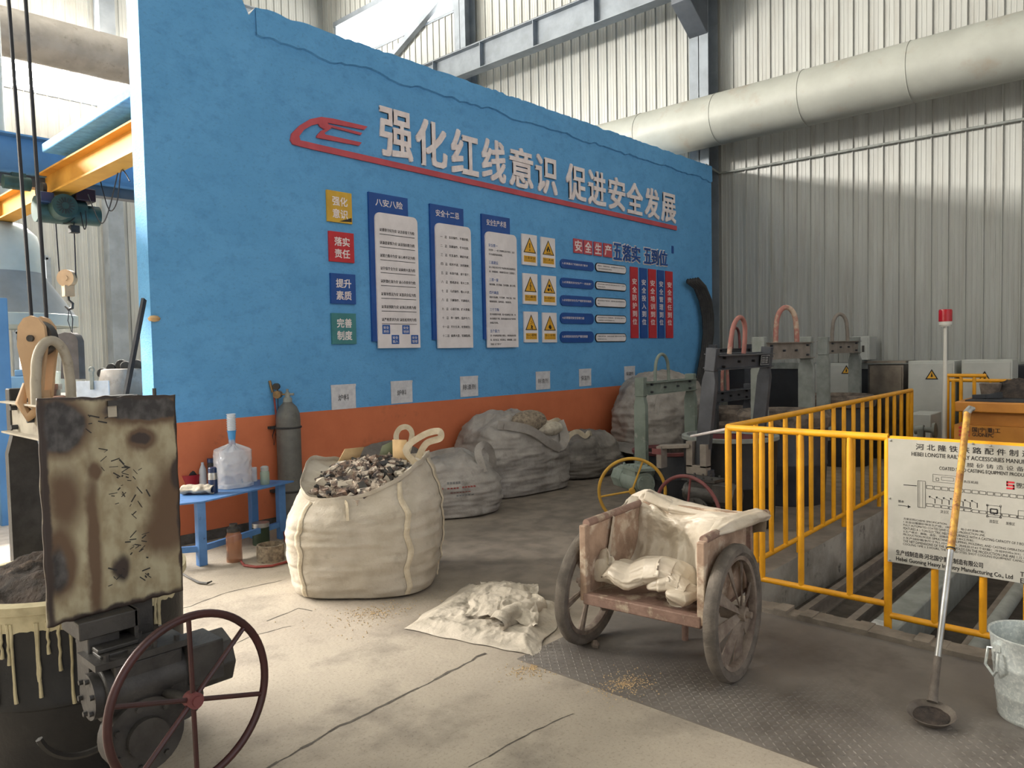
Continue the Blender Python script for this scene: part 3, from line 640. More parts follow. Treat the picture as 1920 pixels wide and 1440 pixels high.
# ================================================================ bulk bags
def bag(name_label, c, sx, sy, h, rz, m, seed, bulge=.06, n_sup=3.2, lean=(0, 0), open_r=.0, bowl=.12, crumple=.05, sag=.0, topvar=None, nu=150, nv=70, wr=.016, fold=.028, cat='bag', group='bulk bags'):
    t = thing('bulk_bag', name_label, cat, (c[0], c[1], 0), rz, group)
    def fn(u, v):
        a = 2 * PI * u; ca, sa = math.cos(a), math.sin(a)
        k = (abs(ca) ** n_sup + abs(sa) ** n_sup) ** (-1 / n_sup)
        dx, dy = ca * k, sa * k
        if v < .08: q = v / .08; rr, z = .93 * q ** .5, 0.0 + .012 * q
        elif v < .70:
            q = (v - .08) / .62; rr = .93 + bulge * max(0, math.sin(PI * min(1, q * 1.05))) ** .8 - .10 * max(0, q - .72) / .28; z = .012 + (h - .012) * q
        else:
            q = (v - .70) / .30
            if open_r:   # open mouth: rim rolled inwards then down to the fill
                rr = .83 + .02 * math.sin(q * PI) - .80 * max(0, q - .3) / .7; z = h + .02 * math.sin(min(1, q * 3) * PI) - bowl * max(0, q - .1) / .9
            else:
                rr = .83 * max(0, 1 - q) ** .75 + .0; z = h + sag * (1 - (1 - q) ** 2)
        hv = z / h
        tv = topvar(a) if topvar else 0
        z += tv * max(0, min(1, (hv - .45) / .55)) * (1 if v < .8 else max(0.25, 1 - (v - .8) / .2))
        x, y = dx * rr * sx / 2, dy * rr * sy / 2
        amp = min(1, v / .12)
        f = wr * (nz(x * 3 + seed, y * 3, z * 15) * 1.4 + .7 * nz(x * 6, y * 6 + seed, z * 34)) + .032 * nz(x * 2 + seed, y * 2, z * 2.4)
        f += fold * ridge(x * 2.6 + seed, y * 2.6, z * 2.2 + seed, 4)
        f *= amp * (1 if v < .7 else max(.2, 1 - (v - .7) / .2))
        ra = math.hypot(x, y) or 1
        x += x / ra * f; y += y / ra * f
        if v > .62: z += crumple * ridge(x * 2.4 + seed, y * 2.4, z * 1.2, 4) * min(1, (v - .62) / .12)
        x += lean[0] * z; y += lean[1] * z
        return (x, y, max(z, .002))
    b = MB(); b.grid(fn, nu, nv, 0, wrap=True); b.build('sack_body', m, t, local=True, smooth=3)
    return t, fn
def strap(t, pts, w, m='bag_strap', name='handle', th=.004, parent=None):
    b = MB(); P = [Vector(p) for p in pts]; n = len(P); Q = []
    for k in range((n - 1) * 6 + 1):                       # Catmull-Rom
        i = min(k // 6, n - 2); q = k / 6 - i; p0, p1, p2, p3 = P[max(i - 1, 0)], P[i], P[i + 1], P[min(i + 2, n - 1)]
        Q.append(.5 * ((2 * p1) + (p2 - p0) * q + (2 * p0 - 5 * p1 + 4 * p2 - p3) * q * q + (3 * p1 - p0 - 3 * p2 + p3) * q ** 3))
    vs = []; n4 = len(Q)
    for i, p in enumerate(Q):
        d = (Q[min(i + 1, n4 - 1)] - Q[max(i - 1, 0)]).normalized(); r = d.cross(Vector((.735, .677, 0))); r = (r.normalized() if r.length > .05 else Vector((0, 0, 1))) * w / 2; k = d.cross(r).normalized() * th / 2
        wob = 1 + .12 * nz(i * .35, w * 40, 3)
        vs += [p - r * wob - k, p + r * wob - k, p + r * wob + k, p - r * wob + k]
    fs = [(4 * i + a, 4 * i + (a + 1) % 4, 4 * i + 4 + (a + 1) % 4, 4 * i + 4 + a) for i in range(n4 - 1) for a in range(4)]
    b.add(vs, fs + [(3, 2, 1, 0), tuple(4 * (n4 - 1) + a for a in range(4))])
    return b.build(name, m, t, smooth=.9)
FWD = Vector((.735, .677, 0)); RGT = Vector((.677, -.736, 0)); HEAD = math.atan2(-.736, .677)
# front bag, mouth low towards the viewer's left front
c = G(690, 1124) + FWD * .44 + RGT * -.075
def tvA(a):   # a=0 right, a=pi/2 away, a=-pi/2 towards the viewer
    v = .10 * max(0, math.cos(a - .1)) ** 2 + .07 * max(0, math.cos(a - PI + .25)) ** 3 - .13 * max(0, math.cos(a + PI / 2 + .42)) ** 2.2
    return v + .02 * nz(math.cos(a) * 3, math.sin(a) * 3, 2)
tA, fA = bag('large open white bulk bag heaped with scrap nearest the viewer', (c.x, c.y), 1.02, .98, .76, HEAD, 'bag_white', 3.3, bulge=.09, open_r=1, bowl=.10, crumple=.030, topvar=tvA, nu=240, nv=120, wr=.010, fold=.012, n_sup=3.0)
TA = TR(c.x, c.y, 0, HEAD)
for u in (-.335, .335, .36):                        # stitched seam strips down the sides
    b = MB(); aa = math.atan2(-.98, u * 2.2) if u < .36 else .02; vs = []
    for k in range(40):
        v = .09 + .60 * k / 39
        for da in (-.035, -.012, .012, .035):
            p = Vector(fA(((aa + da + .02 * math.sin(k * .5)) / (2 * PI)) % 1, v)); q = Vector((p.x, p.y, 0)).normalized() * (.005 if abs(da) > .02 else .014)
            vs.append(p + q)
    b.add(vs, [(4 * k + j, 4 * k + j + 1, 4 * k + j + 5, 4 * k + j + 4) for k in range(39) for j in range(3)])
    b.build('seam_strip', 'bag_strap', tA, local=True, smooth=3)
def LA(x, y, z): return TA @ Vector((x, y, z))
strap(tA, [LA(.40, -.10, .80), LA(.30, -.12, .93), LA(.42, -.13, 1.03), LA(.53, -.15, 1.06), LA(.54, -.13, 1.01), LA(.44, -.1, .97), LA(.37, -.02, .86)], .045)
strap(tA, [LA(.20, .36, .84), LA(.16, .36, .96), LA(.19, .35, 1.03), LA(.25, .35, 1.04), LA(.28, .36, .98), LA(.24, .38, .84)], .04)
strap(tA, [LA(-.10, -.40, .66), LA(-.05, -.44, .64), LA(-.035, -.475, .60), LA(-.03, -.49, .53)], .018)
b = MB(); rnd = random.Random(5)
for k in range(620):
    r = .40 * math.sqrt(rnd.random()); a = rnd.uniform(0, 2 * PI); x, y = r * math.cos(a), r * math.sin(a)
    z = .70 + .11 * (1 - (r / .42) ** 2) + .10 * y / .4 * .6 + .02 * x / .4 + rnd.uniform(-.02, .02)
    s = rnd.uniform(.010, .034); M = Matrix.Translation((x, y, z)) @ Matrix.Rotation(rnd.uniform(0, 6), 4, 'X') @ Matrix.Rotation(rnd.uniform(0, 6), 4, 'Z')
    mi = rnd.choice((0, 0, 0, 1, 2))
    vs = [(q[0] * s * rnd.uniform(.6, 1.4), q[1] * s * rnd.uniform(.5, 1.3), q[2] * s * rnd.uniform(.15, .6)) for q in ((-1, -1, -1), (1, -1, -1), (1, 1, -1), (-1, 1, -1), (-1, -1, 1), (1, -1, 1), (1, 1, 1), (-1, 1, 1))]
    b.add(vs, [(3, 2, 1, 0), (4, 5, 6, 7), (0, 1, 5, 4), (1, 2, 6, 5), (2, 3, 7, 6), (3, 0, 4, 7)], mi, TA @ M)
def heap(u, v):
    a = 2 * PI * u; r = .41 * v; x, y = r * math.cos(a), r * math.sin(a)
    return TA @ Vector((x, y, .66 + .11 * (1 - v * v) + .15 * y * (v < 1) + .03 * ridge(x * 7, y * 7, 0)))
b.grid(heap, 60, 16, 0, wrap=True)
tag(b.build('scrap_heap', ['scrap', 'gear_iron', 'bag_white'], smooth=.4), 'heap of torn paper and metal scrap filling the front white bag', 'scrap', kind='stuff')
for pts, lb, m in (([(-.26, .18, .78), (-.12, .30, .80), (-.08, .34, .90), (-.20, .24, .90)], 'tan cardboard flap standing at the left of the scrap heap', 'cardboard'),
               ([(.16, .20, .80), (.30, .10, .80), (.27, .14, .97), (.15, .26, .96)], 'tan board leaning beside the strap loop in the front bag', 'cardboard'),
               ([(.02, .36, .80), (.18, .34, .80), (.16, .36, .95), (.05, .38, .90)], 'olive green sheet sticking up at the back of the front bag', 'olive')):
    b = MB(); b.add([LA(*p) for p in pts], [(0, 1, 2, 3)]); tag(b.build('scrap_board', m, solid=.008), lb, 'board')
# second bag, printed
c = Vector((5.02, 5.56, 0))
tB, fB = bag('squat bulk bag with faded red print, right behind the front bag', (c.x, c.y), 1.08, .92, .44, HEAD * .6, 'bag_grey', 8.1, bulge=.07, crumple=.075, sag=.14, n_sup=2.4, nu=160, nv=80)
TB = TR(c.x, c.y, 0, HEAD * .6)
strap(tB, [TB @ Vector(p) for p in ((.30, -.36, .42), (.26, -.30, .62), (.34, -.26, .68), (.43, -.2, .58), (.46, -.14, .42))], .07, 'bag_grey')
strap(tB, [TB @ Vector(p) for p in ((-.38, -.30, .46), (-.20, -.22, .60), (.05, -.2, .64))], .05, 'bag_grey')
for nm, m, rows in (('faded_print', 'hose_red', ((.50, .020, 0, 12), (.44, .010, 3, 10))), ('faded_print', 'print_grey', ((.56, .030, 2, 7), (.39, .018, 5, 12)))):
    b = MB(); rnd = random.Random(len(m))
    for v0, dv, k0, k1 in rows:
        for k in range(k0, k1):
            u0 = .705 + .0085 * k; g = []
            for q, r in ((u0, v0), (u0 + .0062, v0), (u0 + .0062, v0 + dv), (u0, v0 + dv)):
                p = Vector(fB(q, r)); g.append(TB @ (p + Vector((p.x, p.y, 0)).normalized() * .004))
            if rnd.random() < .85: b.add(g, [(0, 1, 2, 3)])
    b.build(nm, m, tB)['kind'] = 'stuff'
# grey sheet against the wall behind it
P = [G(735, 905) + Vector((0, 0, 0)), Vector((4.9, 6.22, .62)), Vector((6.0, 6.1, .5)), Vector((5.9, 5.75, .05))]
def shf(u, v):
    a = Vector((4.05 + .25 * v, 5.95 + .1 * v, .02)); p = Vector((4.1 + 1.75 * u, 6.08 + .17 * v, .05 + (.56 * max(0, math.sin(PI * min(1, u * .95 + .12))) ** .8 + .05) * v ** .8))
    d = .07 * ridge(p.x * 2, p.z * 3, v * 2, 4); return (p.x, min(6.3, p.y + d * .5), max(.01, p.z + d * .6))
b = MB(); b.grid(shf, 90, 50); tag(b.build('tarpaulin', 'bag_dark', smooth=3), 'grey plastic sheet heaped against the orange wall behind the printed bag', 'sheet')
# third bag, biggest
c = Vector((6.28, 5.80, 0))
def tvC(a): return .06 * math.cos(a - 1.9) + .05 * nz(math.cos(a) * 2, math.sin(a) * 2, 4)
tC, fC = bag('tallest grey bulk bag in the middle of the row along the orange wall', (c.x, c.y), 1.30, .92, .68, -.12, 'bag_grey', 12.7, bulge=.04, crumple=.09, sag=.16, n_sup=4.2, topvar=tvC, nu=180, nv=90)
TC = TR(c.x, c.y, 0, -.12)
def LC(*p): return TC @ Vector(p)
strap(tC, [LC(-.45, -.30, .80), LC(-.15, -.42, .74), LC(.12, -.47, .58), LC(.30, -.48, .50), LC(.40, -.46, .60), LC(.42, -.36, .78)], .10, 'bag_grey')
strap(tC, [LC(-.40, -.34, .78), LC(-.10, -.45, .70), LC(.14, -.49, .54), LC(.30, -.49, .47)], .06, 'bag_grey')
strap(tC, [LC(.15, -.30, .80), LC(.24, -.36, .76), LC(.38, -.36, .78), LC(.5, -.3, .70)], .08, 'bag_strap')
b = MB(Matrix.Translation(LC(.02, -.28, .80)) @ Matrix.Scale(.26, 4, (1, 0, 0)) @ Matrix.Scale(.13, 4, (0, 0, 1)) @ Matrix.Scale(.15, 4, (0, 1, 0)))
b.lathe([(math.cos(t * PI / 12 - PI / 2), math.sin(t * PI / 12 - PI / 2)) for t in range(13)], 24, 0, None, False, False, fn=lambda a, z: 1 + .12 * nz(math.cos(a) * 2, math.sin(a) * 2, z * 2))
b.build('bundle', 'woven', tC, smooth=3)
b = MB(Matrix.Translation(LC(.28, -.33, .70)) @ Matrix.Scale(.22, 4, (1, 0, 0)) @ Matrix.Scale(.09, 4, (0, 0, 1)) @ Matrix.Scale(.12, 4, (0, 1, 0)))
b.lathe([(math.cos(t * PI / 12 - PI / 2), math.sin(t * PI / 12 - PI / 2)) for t in range(13)], 24, 0, None, False, False, fn=lambda a, z: 1 + .12 * nz(math.cos(a) * 2, math.sin(a) * 2, z * 2))
b.build('bundle', 'cloth_glove', tC, smooth=3)
# fourth bag, collapsed, and sheets behind it
c = Vector((7.62, 5.80, 0))
tD, fD = bag('low collapsed grey bulk bag right of the tallest bag', (c.x, c.y), 1.15, .80, .34, -.1, 'bag_dark', 21.5, bulge=.05, crumple=.13, sag=.14, n_sup=2.6, nu=150, nv=80)
TD = TR(c.x, c.y, 0, -.1)
strap(tD, [TD @ Vector(p) for p in ((-.50, -.15, .42), (-.44, -.2, .55), (-.3, -.2, .58), (-.22, -.25, .52), (-.15, -.25, .56), (-.1, -.22, .47))], .06, 'bag_strap')
def sh2(u, v):
    x, y = 7.95 + .62 * u, 4.95 + 1.28 * v; z = .34 * max(0, math.sin(PI * min(1, .15 + .85 * v))) ** .7 * max(0, math.sin(PI * min(1, u + .18))) ** .5 + .14 * ridge(x * 1.8, y * 1.8, 3, 4) * v * (1 - .5 * u)
    return (x, y, max(.01, z))
b = MB(); b.grid(sh2, 80, 60); tag(b.build('tarpaulin', 'bag_dark', smooth=3), 'grey plastic sheets spread in folds between the low bag and the far tall bag', 'sheet')
c = Vector((9.35, 5.70, 0))
tF, fF = bag('tall grey bulk bag at the far end behind the upright frames', (c.x, c.y), 1.55, 1.05, .98, .0, 'bag_grey', 31.2, bulge=.10, crumple=.10, sag=.22, n_sup=2.6, nu=160, nv=90, fold=.06)
TF = TR(c.x, c.y, 0, 0)
for dy in (0, .07, .15):
    strap(tF, [TF @ Vector(p) for p in ((-.50, -.30 + dy, .98), (-.63, -.34 + dy, .85), (-.70, -.36 + dy, .60), (-.62 + dy, -.38 + dy, .42))], .06, 'bag_grey')

# flattened sack on the floor
Q = [G(757, 1180), G(1000, 1232), G(1070, 1140), G(880, 1096)]
def sack(u, v):
    e = .035; uu = u + e * nz(v * 5, 1, 0) * (1 if u in (0, 1) else .3); vv = v + e * nz(u * 5, 3, 0) * (1 if v in (0, 1) else .3)
    p = Q[0] * (1 - uu) * (1 - vv) + Q[1] * uu * (1 - vv) + Q[2] * uu * vv + Q[3] * (1 - uu) * vv
    edge = min(1, 8 * min(u, 1 - u, v, 1 - v))
    z = .006 + edge * max(0, .020 + .034 * ridge(p.x * 5, p.y * 5, 1.0, 5))
    return (p.x, p.y, z)
b = MB(); b.grid(sack, 120, 100)
def fold(u, v):   # crumpled upper layer thrown over itself
    a, bb = G(870, 1172), G(1008, 1190); cc, dd = G(1010, 1112), G(900, 1108)
    p = a * (1 - u) * (1 - v) + bb * u * (1 - v) + cc * u * v + dd * (1 - u) * v
    z = .02 + .085 * math.sin(PI * min(1, .12 + .8 * v)) * (.55 + .45 * math.sin(PI * u)) + .038 * ridge(p.x * 6, p.y * 6, 4, 5)
    return (p.x + .02 * nz(v * 4, u * 3, 0), p.y + .03 * nz(u * 4, v * 4, 6), max(.01, z))
b.grid(fold, 80, 60)
def roll(u, v):
    a = G(925, 1192); w = G(1010, 1150); p = a * (1 - u) + w * u; t = 2 * PI * v * .8 + .3
    r = .055 + .02 * nz(u * 4, v * 3, 2); d = (w - a).normalized(); nrm = Vector((-d.y, d.x, 0))
    return tuple(p + nrm * math.cos(t) * r * 1.3 + Vector((0, 0, .055 + .9 * r * math.sin(t) + .012 * ridge(u * 5, v * 4, 9))))
b.grid(roll, 50, 30)
tag(b.build('flattened_sack', 'sack_floor', smooth=3), 'crumpled empty white sack lying flat on the floor left of the cart', 'sack')

# ================================================================ blue table and what stands on it
TBZ = .50
tbl = thing('work_table', 'blue steel table with worn top against the orange wall', 'table', (2.95, 5.8, 0))
ta, tb_, tc_, td_ = (2.28, 5.62), (2.52, 5.56), (3.42, 5.78), (3.36, 6.16)
b = MB(); b.prism([(2.12, 5.70), (2.53, 5.555), (3.46, 5.80), (3.30, 6.12), (2.30, 6.16)], TBZ - .012, TBZ); b.build('table_top', 'table_blue', tbl)
for x, y in ((2.53, 5.60), (3.36, 5.86), (2.28, 5.76), (3.22, 6.08)):
    b = MB(); b.bx(x - .032, x + .032, y - .032, y + .032, 0, TBZ - .012); b.build('leg', 'table_blue', tbl, bevel=.004)
for a, c_ in (((2.53, 5.60), (3.36, 5.86)), ((2.53, 5.60), (2.28, 5.76))):
    b = MB(); b.bar((a[0], a[1], .13), (c_[0], c_[1], .13), .03, .045); b.build('stretcher', 'table_blue', tbl)
def onT(px, py, z=TBZ):
    p = G(px, py, z); return p
def lathe_thing(name, label, cat, p, parts, group=None, z=None):
    t = thing(name, label, cat, (p[0], p[1], p[2] if z is None else z), 0, group)
    for nm, m, prof in parts:
        b = MB(TR(p[0], p[1], p[2] if z is None else z)); b.lathe(prof, 28); b.build(nm, m, t)
    return t
# water jug in a clear bag, with a stack of cups on its neck
p = onT(438, 912)
jug = lathe_thing('water_jug', 'large clear water jug wrapped in a plastic film bag on the blue table', 'jug', p, [('bottle', 'jug_blue', [(.0, .002), (.125, .004), (.13, .02), (.128, .10), (.124, .12), (.13, .14), (.13, .22), (.11, .29), (.05, .335), (.028, .35), (.028, .40), (0, .40)])])
def film(u, v):
    a = 2 * PI * u; k = (abs(math.cos(a)) ** 3 + abs(math.sin(a)) ** 3) ** (-1 / 3)
    r = .138 + .016 * ridge(math.cos(a) * 1.6, math.sin(a) * 1.6, v * 3) + (.012 if v < .1 else 0)
    if v > .9: r *= 1 - .8 * (v - .9) / .1
    z = .006 + .33 * v + .035 * ridge(math.cos(a) * 2, math.sin(a) * 2, 3) * (v > .8) * (v - .8) * 5
    return (p.x + math.cos(a) * k * r * .93, p.y + math.sin(a) * k * r * .93, p.z + z)
b = MB(); b.grid(film, 90, 46, 0, wrap=True); b.build('film_bag', 'clear_film', jug, smooth=.9)
for k in range(8):
    t = thing('paper_cup', 'clear disposable cup stacked on the neck of the water jug' , 'cup', (p.x, p.y, p.z + .385 + .020 * k), 0, 'cups stacked on the water jug')
    b = MB(TR(p.x, p.y, p.z + .385 + .020 * k)); b.lathe([(.026, .0), (.035, .084), (.041, .086), (.036, .09), (.0315, .083), (.024, .004)], 24, 0, None, True, False); b.build('cup_wall', 'cup_blue' if k == 0 else 'cup_clear', t)
lathe_thing('thermos', 'navy and silver vacuum flask in front of the plastic wrapped jug', 'flask', onT(400, 924), [('flask_body', 'navy', [(0, 0), (.035, 0), (.036, .02), (.036, .11)]), ('silver_shoulder', 'chrome_tube', [(.0363, .11), (.0363, .15), (.033, .165)]), ('flask_cap', 'navy', [(.033, .165), (.033, .20), (.026, .208), (0, .208)])])
lathe_thing('thermos', 'dark flask with a navy lid partly hidden behind the silver one', 'flask', onT(398, 908), [('flask_body', 'rubber', [(0, 0), (.034, 0), (.034, .18), (.03, .19)]), ('flask_cap', 'navy', [(.036, .19), (.036, .225), (0, .228)])])
lathe_thing('drink_bottle', 'clear plastic drink bottle between the red bowl and the flasks', 'bottle', onT(381, 908), [('bottle_body', 'cup_clear', [(0, 0), (.03, 0), (.031, .1), (.028, .13), (.012, .17), (.012, .19), (0, .19)])])
pb_ = onT(356, 908)
lathe_thing('plastic_bowl', 'red plastic bowl on the left end of the blue table', 'bowl', pb_, [('bowl_wall', 'red_plastic', [(0, 0), (.085, 0), (.112, .09), (.118, .093), (.106, .088), (.08, .012), (0, .010)])])
b = MB(TR(pb_.x, pb_.y, pb_.z + .012)); b.lathe([(.0, 0), (.045, 0), (.075, .07), (.055, .125), (0, .135)], 20, fn=lambda a, z: 1 + .1 * nz(math.cos(a) * 2, math.sin(a) * 2, z * 20)); tag(b.build('stored_cap', 'rubber', smooth=2), 'dark soft cap stuffed into the red bowl', 'cap')
pg = onT(372, 926)
def glove(u, v):
    t = 2 * PI * v; r = .036 + .012 * nz(u * 4, math.cos(t), math.sin(t)); L = .25 * (u - .5)
    q = Vector((pg.x, pg.y, pg.z)) + RGT * L + FWD * math.cos(t) * r * 1.7 + Vector((0, 0, .04 + math.sin(t) * r * .85 + .01 * nz(u * 6, v * 6, 1)))
    q.z = max(pg.z + .002, q.z); return tuple(q)
b = MB(); b.grid(lambda u, v: glove(v, u), 40, 30, 0, wrap=True); tag(b.build('rolled_cloth', 'cloth_glove', smooth=3, solid=.006), 'dirty rolled pale cloth at the front edge of the blue table', 'cloth')
lathe_thing('glass_jar', 'pale grey capped jar at the right end of the blue table', 'jar', onT(497, 908), [('jar_body', 'glass_green', [(0, 0), (.037, 0), (.039, .01), (.039, .10), (.032, .118)]), ('jar_cap', 'lead_white', [(.033, .118), (.033, .15), (.02, .158), (0, .158)])])
lathe_thing('small_can', 'small white printed can just behind the plastic wrapped jug', 'can', onT(476, 902), [('can_body', 'paper', [(0, 0), (.028, 0), (.028, .12), (0, .12)])])
# under the table
pu = G(440, 1052); lathe_thing('drink_bottle', 'large amber plastic bottle with a grey cap standing under the table', 'bottle', pu, [('bottle_body', 'bottle_amber', [(0, 0), (.058, 0), (.06, .02), (.057, .10), (.06, .2), (.045, .235)]), ('bottle_cap', 'gear_iron', [(.05, .235), (.05, .26), (.03, .275), (.03, .295), (0, .297)])])
pu = G(490, 1020); lathe_thing('green_canister', 'dark green canister with a bright metal band below the table end', 'canister', pu, [('canister_body', 'bottle_dark', [(0, 0), (.07, 0), (.07, .15)]), ('metal_band', 'chrome_tube', [(.071, .15), (.071, .185), (0, .185)])])
pu = G(508, 1050); b = MB(TR(pu.x, pu.y, 0)); b.lathe([(.085, 0), (.105, 0), (.107, .07), (.103, .125), (.088, .128), (.086, .02), (0, .02)], 30, fn=lambda a, z: 1 + .04 * nz(math.cos(a) * 2, math.sin(a) * 2, z * 10)); tag(b.build('woven_ring', 'woven', smooth=.9), 'round dusty woven pot sleeve on the floor by the table end', 'pot')
b = MB(); P = [G(*q, .012) for q in ((452, 1052), (458, 1060), (480, 1063), (510, 1061), (536, 1054), (552, 1046))]; b.tube(P, .010, 8); tag(b.build('floor_hose', 'hose_red'), 'brown hose end lying on the floor in front of the woven sleeve', 'hose')
b = MB(); P = [G(*q, .012) for q in ((335, 1072), (352, 1082), (372, 1092), (388, 1094), (397, 1090))]; b.tube(P, [.006, .007, .009, .009, .005], 8); tag(b.build('hook_rod', 'gear_iron'), 'bent iron hook rod on the floor below the table leg', 'rod')
# gas cylinder
gc = Vector((3.66, 6.20, 0)); 
t = thing('gas_cylinder', 'tall dusty grey gas cylinder strapped to the orange wall', 'cylinder', gc)
b = MB(TR(gc.x, gc.y, 0)); b.lathe([(0, 0), (.108, 0), (.11, .02), (.11, 1.0), (.104, 1.06), (.08, 1.12), (.045, 1.155), (.04, 1.17)], 36); b.build('bottle_shell', 'cylinder_grey', t)
b = MB(TR(gc.x, gc.y, 0)); b.lathe([(.042, 1.165), (.04, 1.2), (.024, 1.215), (.022, 1.25), (.012, 1.26), (.012, 1.285), (0, 1.285)], 20); b.tube([(0, 0, 1.235), tuple(RGT * .06 + Vector((0, 0, 1.235)))], .012, 10); b.build('valve', 'frame_grey', t)
for z in (.93, .34):
    b = MB(); b.ring((gc.x, gc.y, z), (0, 0, 1), .112, .010, 36, 6); b.bx(gc.x - .14, gc.x + .14, gc.y + .06, gc.y + .128, z - .012, z + .012); b.build('strap_band', 'rubber', t)
t2 = thing('gas_regulator', 'brass gas regulator with gauges screwed to the cylinder valve', 'regulator', gc + Vector((0, 0, 1.2)))
q = gc - RGT * .09 + Vector((0, 0, 1.235))
b = MB(); b.cyl(q + RGT * .07, q - RGT * .01, .008); b.cyl(q - RGT * .0 - FWD * .03, q + FWD * .04, .036); b.build('regulator_body', 'brass', t2)
b = MB(); b.cyl(q + Vector((-.01, 0, .075)) - FWD * .02, q + Vector((-.01, 0, .075)) + FWD * .02, .031); b.cyl(q, q + Vector((0, 0, .05)), .007); b.build('gauge', 'gear_iron', t2)
b = MB(); b.cyl(q - RGT * .045 + Vector((0, 0, .02)), q - RGT * .07 + Vector((0, 0, .13)), .013); b.build('inlet_stem', 'brass', t2)
q2 = q - RGT * .035
b = MB(); b.tube([q2, q2 + Vector((.01, -.01, -.2)), q2 + RGT * .03 + Vector((0, .02, -.5)), q2 + RGT * .04 + Vector((0, .02, -.8)), q2 + RGT * .05 + Vector((0, 0, -.98)), q2 + RGT * .07 - FWD * .1 + Vector((0, 0, -1.12)), G(535, 1015, .03)], .009, 8); tag(b.build('gas_hose', 'hose_red'), 'dull red gas hose hanging from the regulator beside the cylinder', 'hose')
b = MB(); b.tube([q + Vector((0, 0, -.03)), q + Vector((.0, -.0, -.2)), q - RGT * .06 + Vector((0, 0, -.38)), q - RGT * .05 + Vector((0, 0, -.47)), q - RGT * .03 + Vector((0, 0, -.36)), q - RGT * .01 + Vector((0, 0, -.48))], .004, 6); tag(b.build('tie_cord', 'cable'), 'thin black cord tied around the red gas hose', 'cord')

# ================================================================ hand cart
WR = .325
ct = thing('hand_cart', 'two-wheeled rusty box cart with its open front towards the viewer', 'cart', (3.257, 2.015, 0))
FX, BXX, YL, YR, ZF, ZTP = 3.03, 3.66, 2.315, 1.685, .345, .70
b = MB(); b.bx(FX, BXX, YR, YL, ZF - .035, ZF, 0); b.bx(FX - .012, FX + .03, YR, YL, ZF - .045, ZF + .012, 0)
b.build('floor_panel', 'cart_steel', ct, bevel=.006)
for y, s in ((YL, 1), (YR, -1)):
    b = MB(); b.prism([(FX, ZF), (BXX, ZF), (BXX, ZTP), (FX, ZTP)], -.012, .012, 0, frame((0, y, 0), (1, 0, 0), (0, 0, 1), (0, -1, 0)))
    b.bx(FX - .008, FX + .035, y - .02, y + .02, ZF - .03, ZTP + .004, 0)
    b.build('side_panel', 'cart_inside', ct, bevel=.006)
    b = MB(); y2 = y + s * -.0; b.tube([(FX + .03, y2, ZTP + .008), (BXX, y2, ZTP + .005), (BXX + .30, y2 - (.0), ZTP - .035)], .021, 12); b.build('handle', 'cart_steel', ct)
b = MB(); b.bx(BXX - .012, BXX + .012, YR, YL, ZF, ZTP + .02); b.build('back_panel', 'cart_inside', ct, bevel=.004)
AXX = 3.257
b = MB(); b.cyl((AXX, 1.55, WR), (AXX, 2.47, WR), .016); b.bx(AXX - .03, AXX + .03, YR, YL, WR - .01, ZF - .03); b.build('axle', 'cart_steel', ct)
b = MB(); b.cyl((BXX - .1, 2.0, .0), (BXX - .1, 2.0, ZF), .018); b.build('prop_leg', 'cart_steel', ct)
b = MB(); b.bar((BXX - .05, YR - .02, .12), (BXX - .05, YR - .02, ZTP), .03, .03); b.build('rear_post', 'cart_steel', ct)
for y, lean, lab in ((2.41, .10, 0), (1.615, -.02, 1)):
    M = Matrix.Translation((AXX, y, WR)) @ Matrix.Rotation(lean * .8, 4, 'X') @ Matrix.Rotation(PI / 2, 4, 'X')
    b = MB(M); w = .032
    b.lathe([(WR - .055, -.018), (WR - .04, -w), (WR - .012, -.030), (WR, -.014), (WR, .014), (WR - .012, .030), (WR - .04, w), (WR - .055, .018)], 64, 0, None, False, False); tyre = b.build('tyre', 'tyre', ct)
    b = MB(M); b.lathe([(WR - .055, -.02), (WR - .075, -.018), (WR - .08, 0), (WR - .075, .018), (WR - .055, .02)], 56, 0, None, False, False); b.build('wheel_rim', 'wheel_dirty', ct)
    b = MB(M); b.cyl((0, 0, -.06), (0, 0, .06), .034); b.cyl((0, 0, -.085), (0, 0, .085), .016); b.build('hub', 'wheel_dirty', ct)
    ns = 8 if lab else 6
    for k in range(ns):
        a = 2 * PI * k / ns + .2
        b = MB(M); ca, sa = math.cos(a), math.sin(a)
        if lab:     # flat blades, twisted
            vs = []
            for r, hw, z in ((.02, .012, .04), (WR - .075, .038, .0)):
                vs += [(ca * r - sa * hw, sa * r + ca * hw, z - .004), (ca * r + sa * hw, sa * r - ca * hw, z - .018), (ca * r + sa * hw, sa * r - ca * hw, z - .012), (ca * r - sa * hw, sa * r + ca * hw, z + .004)]
            b.add(vs, [(0, 1, 5, 4), (1, 2, 6, 5), (2, 3, 7, 6), (3, 0, 4, 7), (3, 2, 1, 0), (4, 5, 6, 7)])
        else: b.tube([(ca * .02, sa * .02, 0), (ca * .12, sa * .12, 0), (ca * (WR - .07), sa * (WR - .07), 0)], [.016, .013, .02], 8)
        b.build('spoke', 'wheel_dirty', ct)
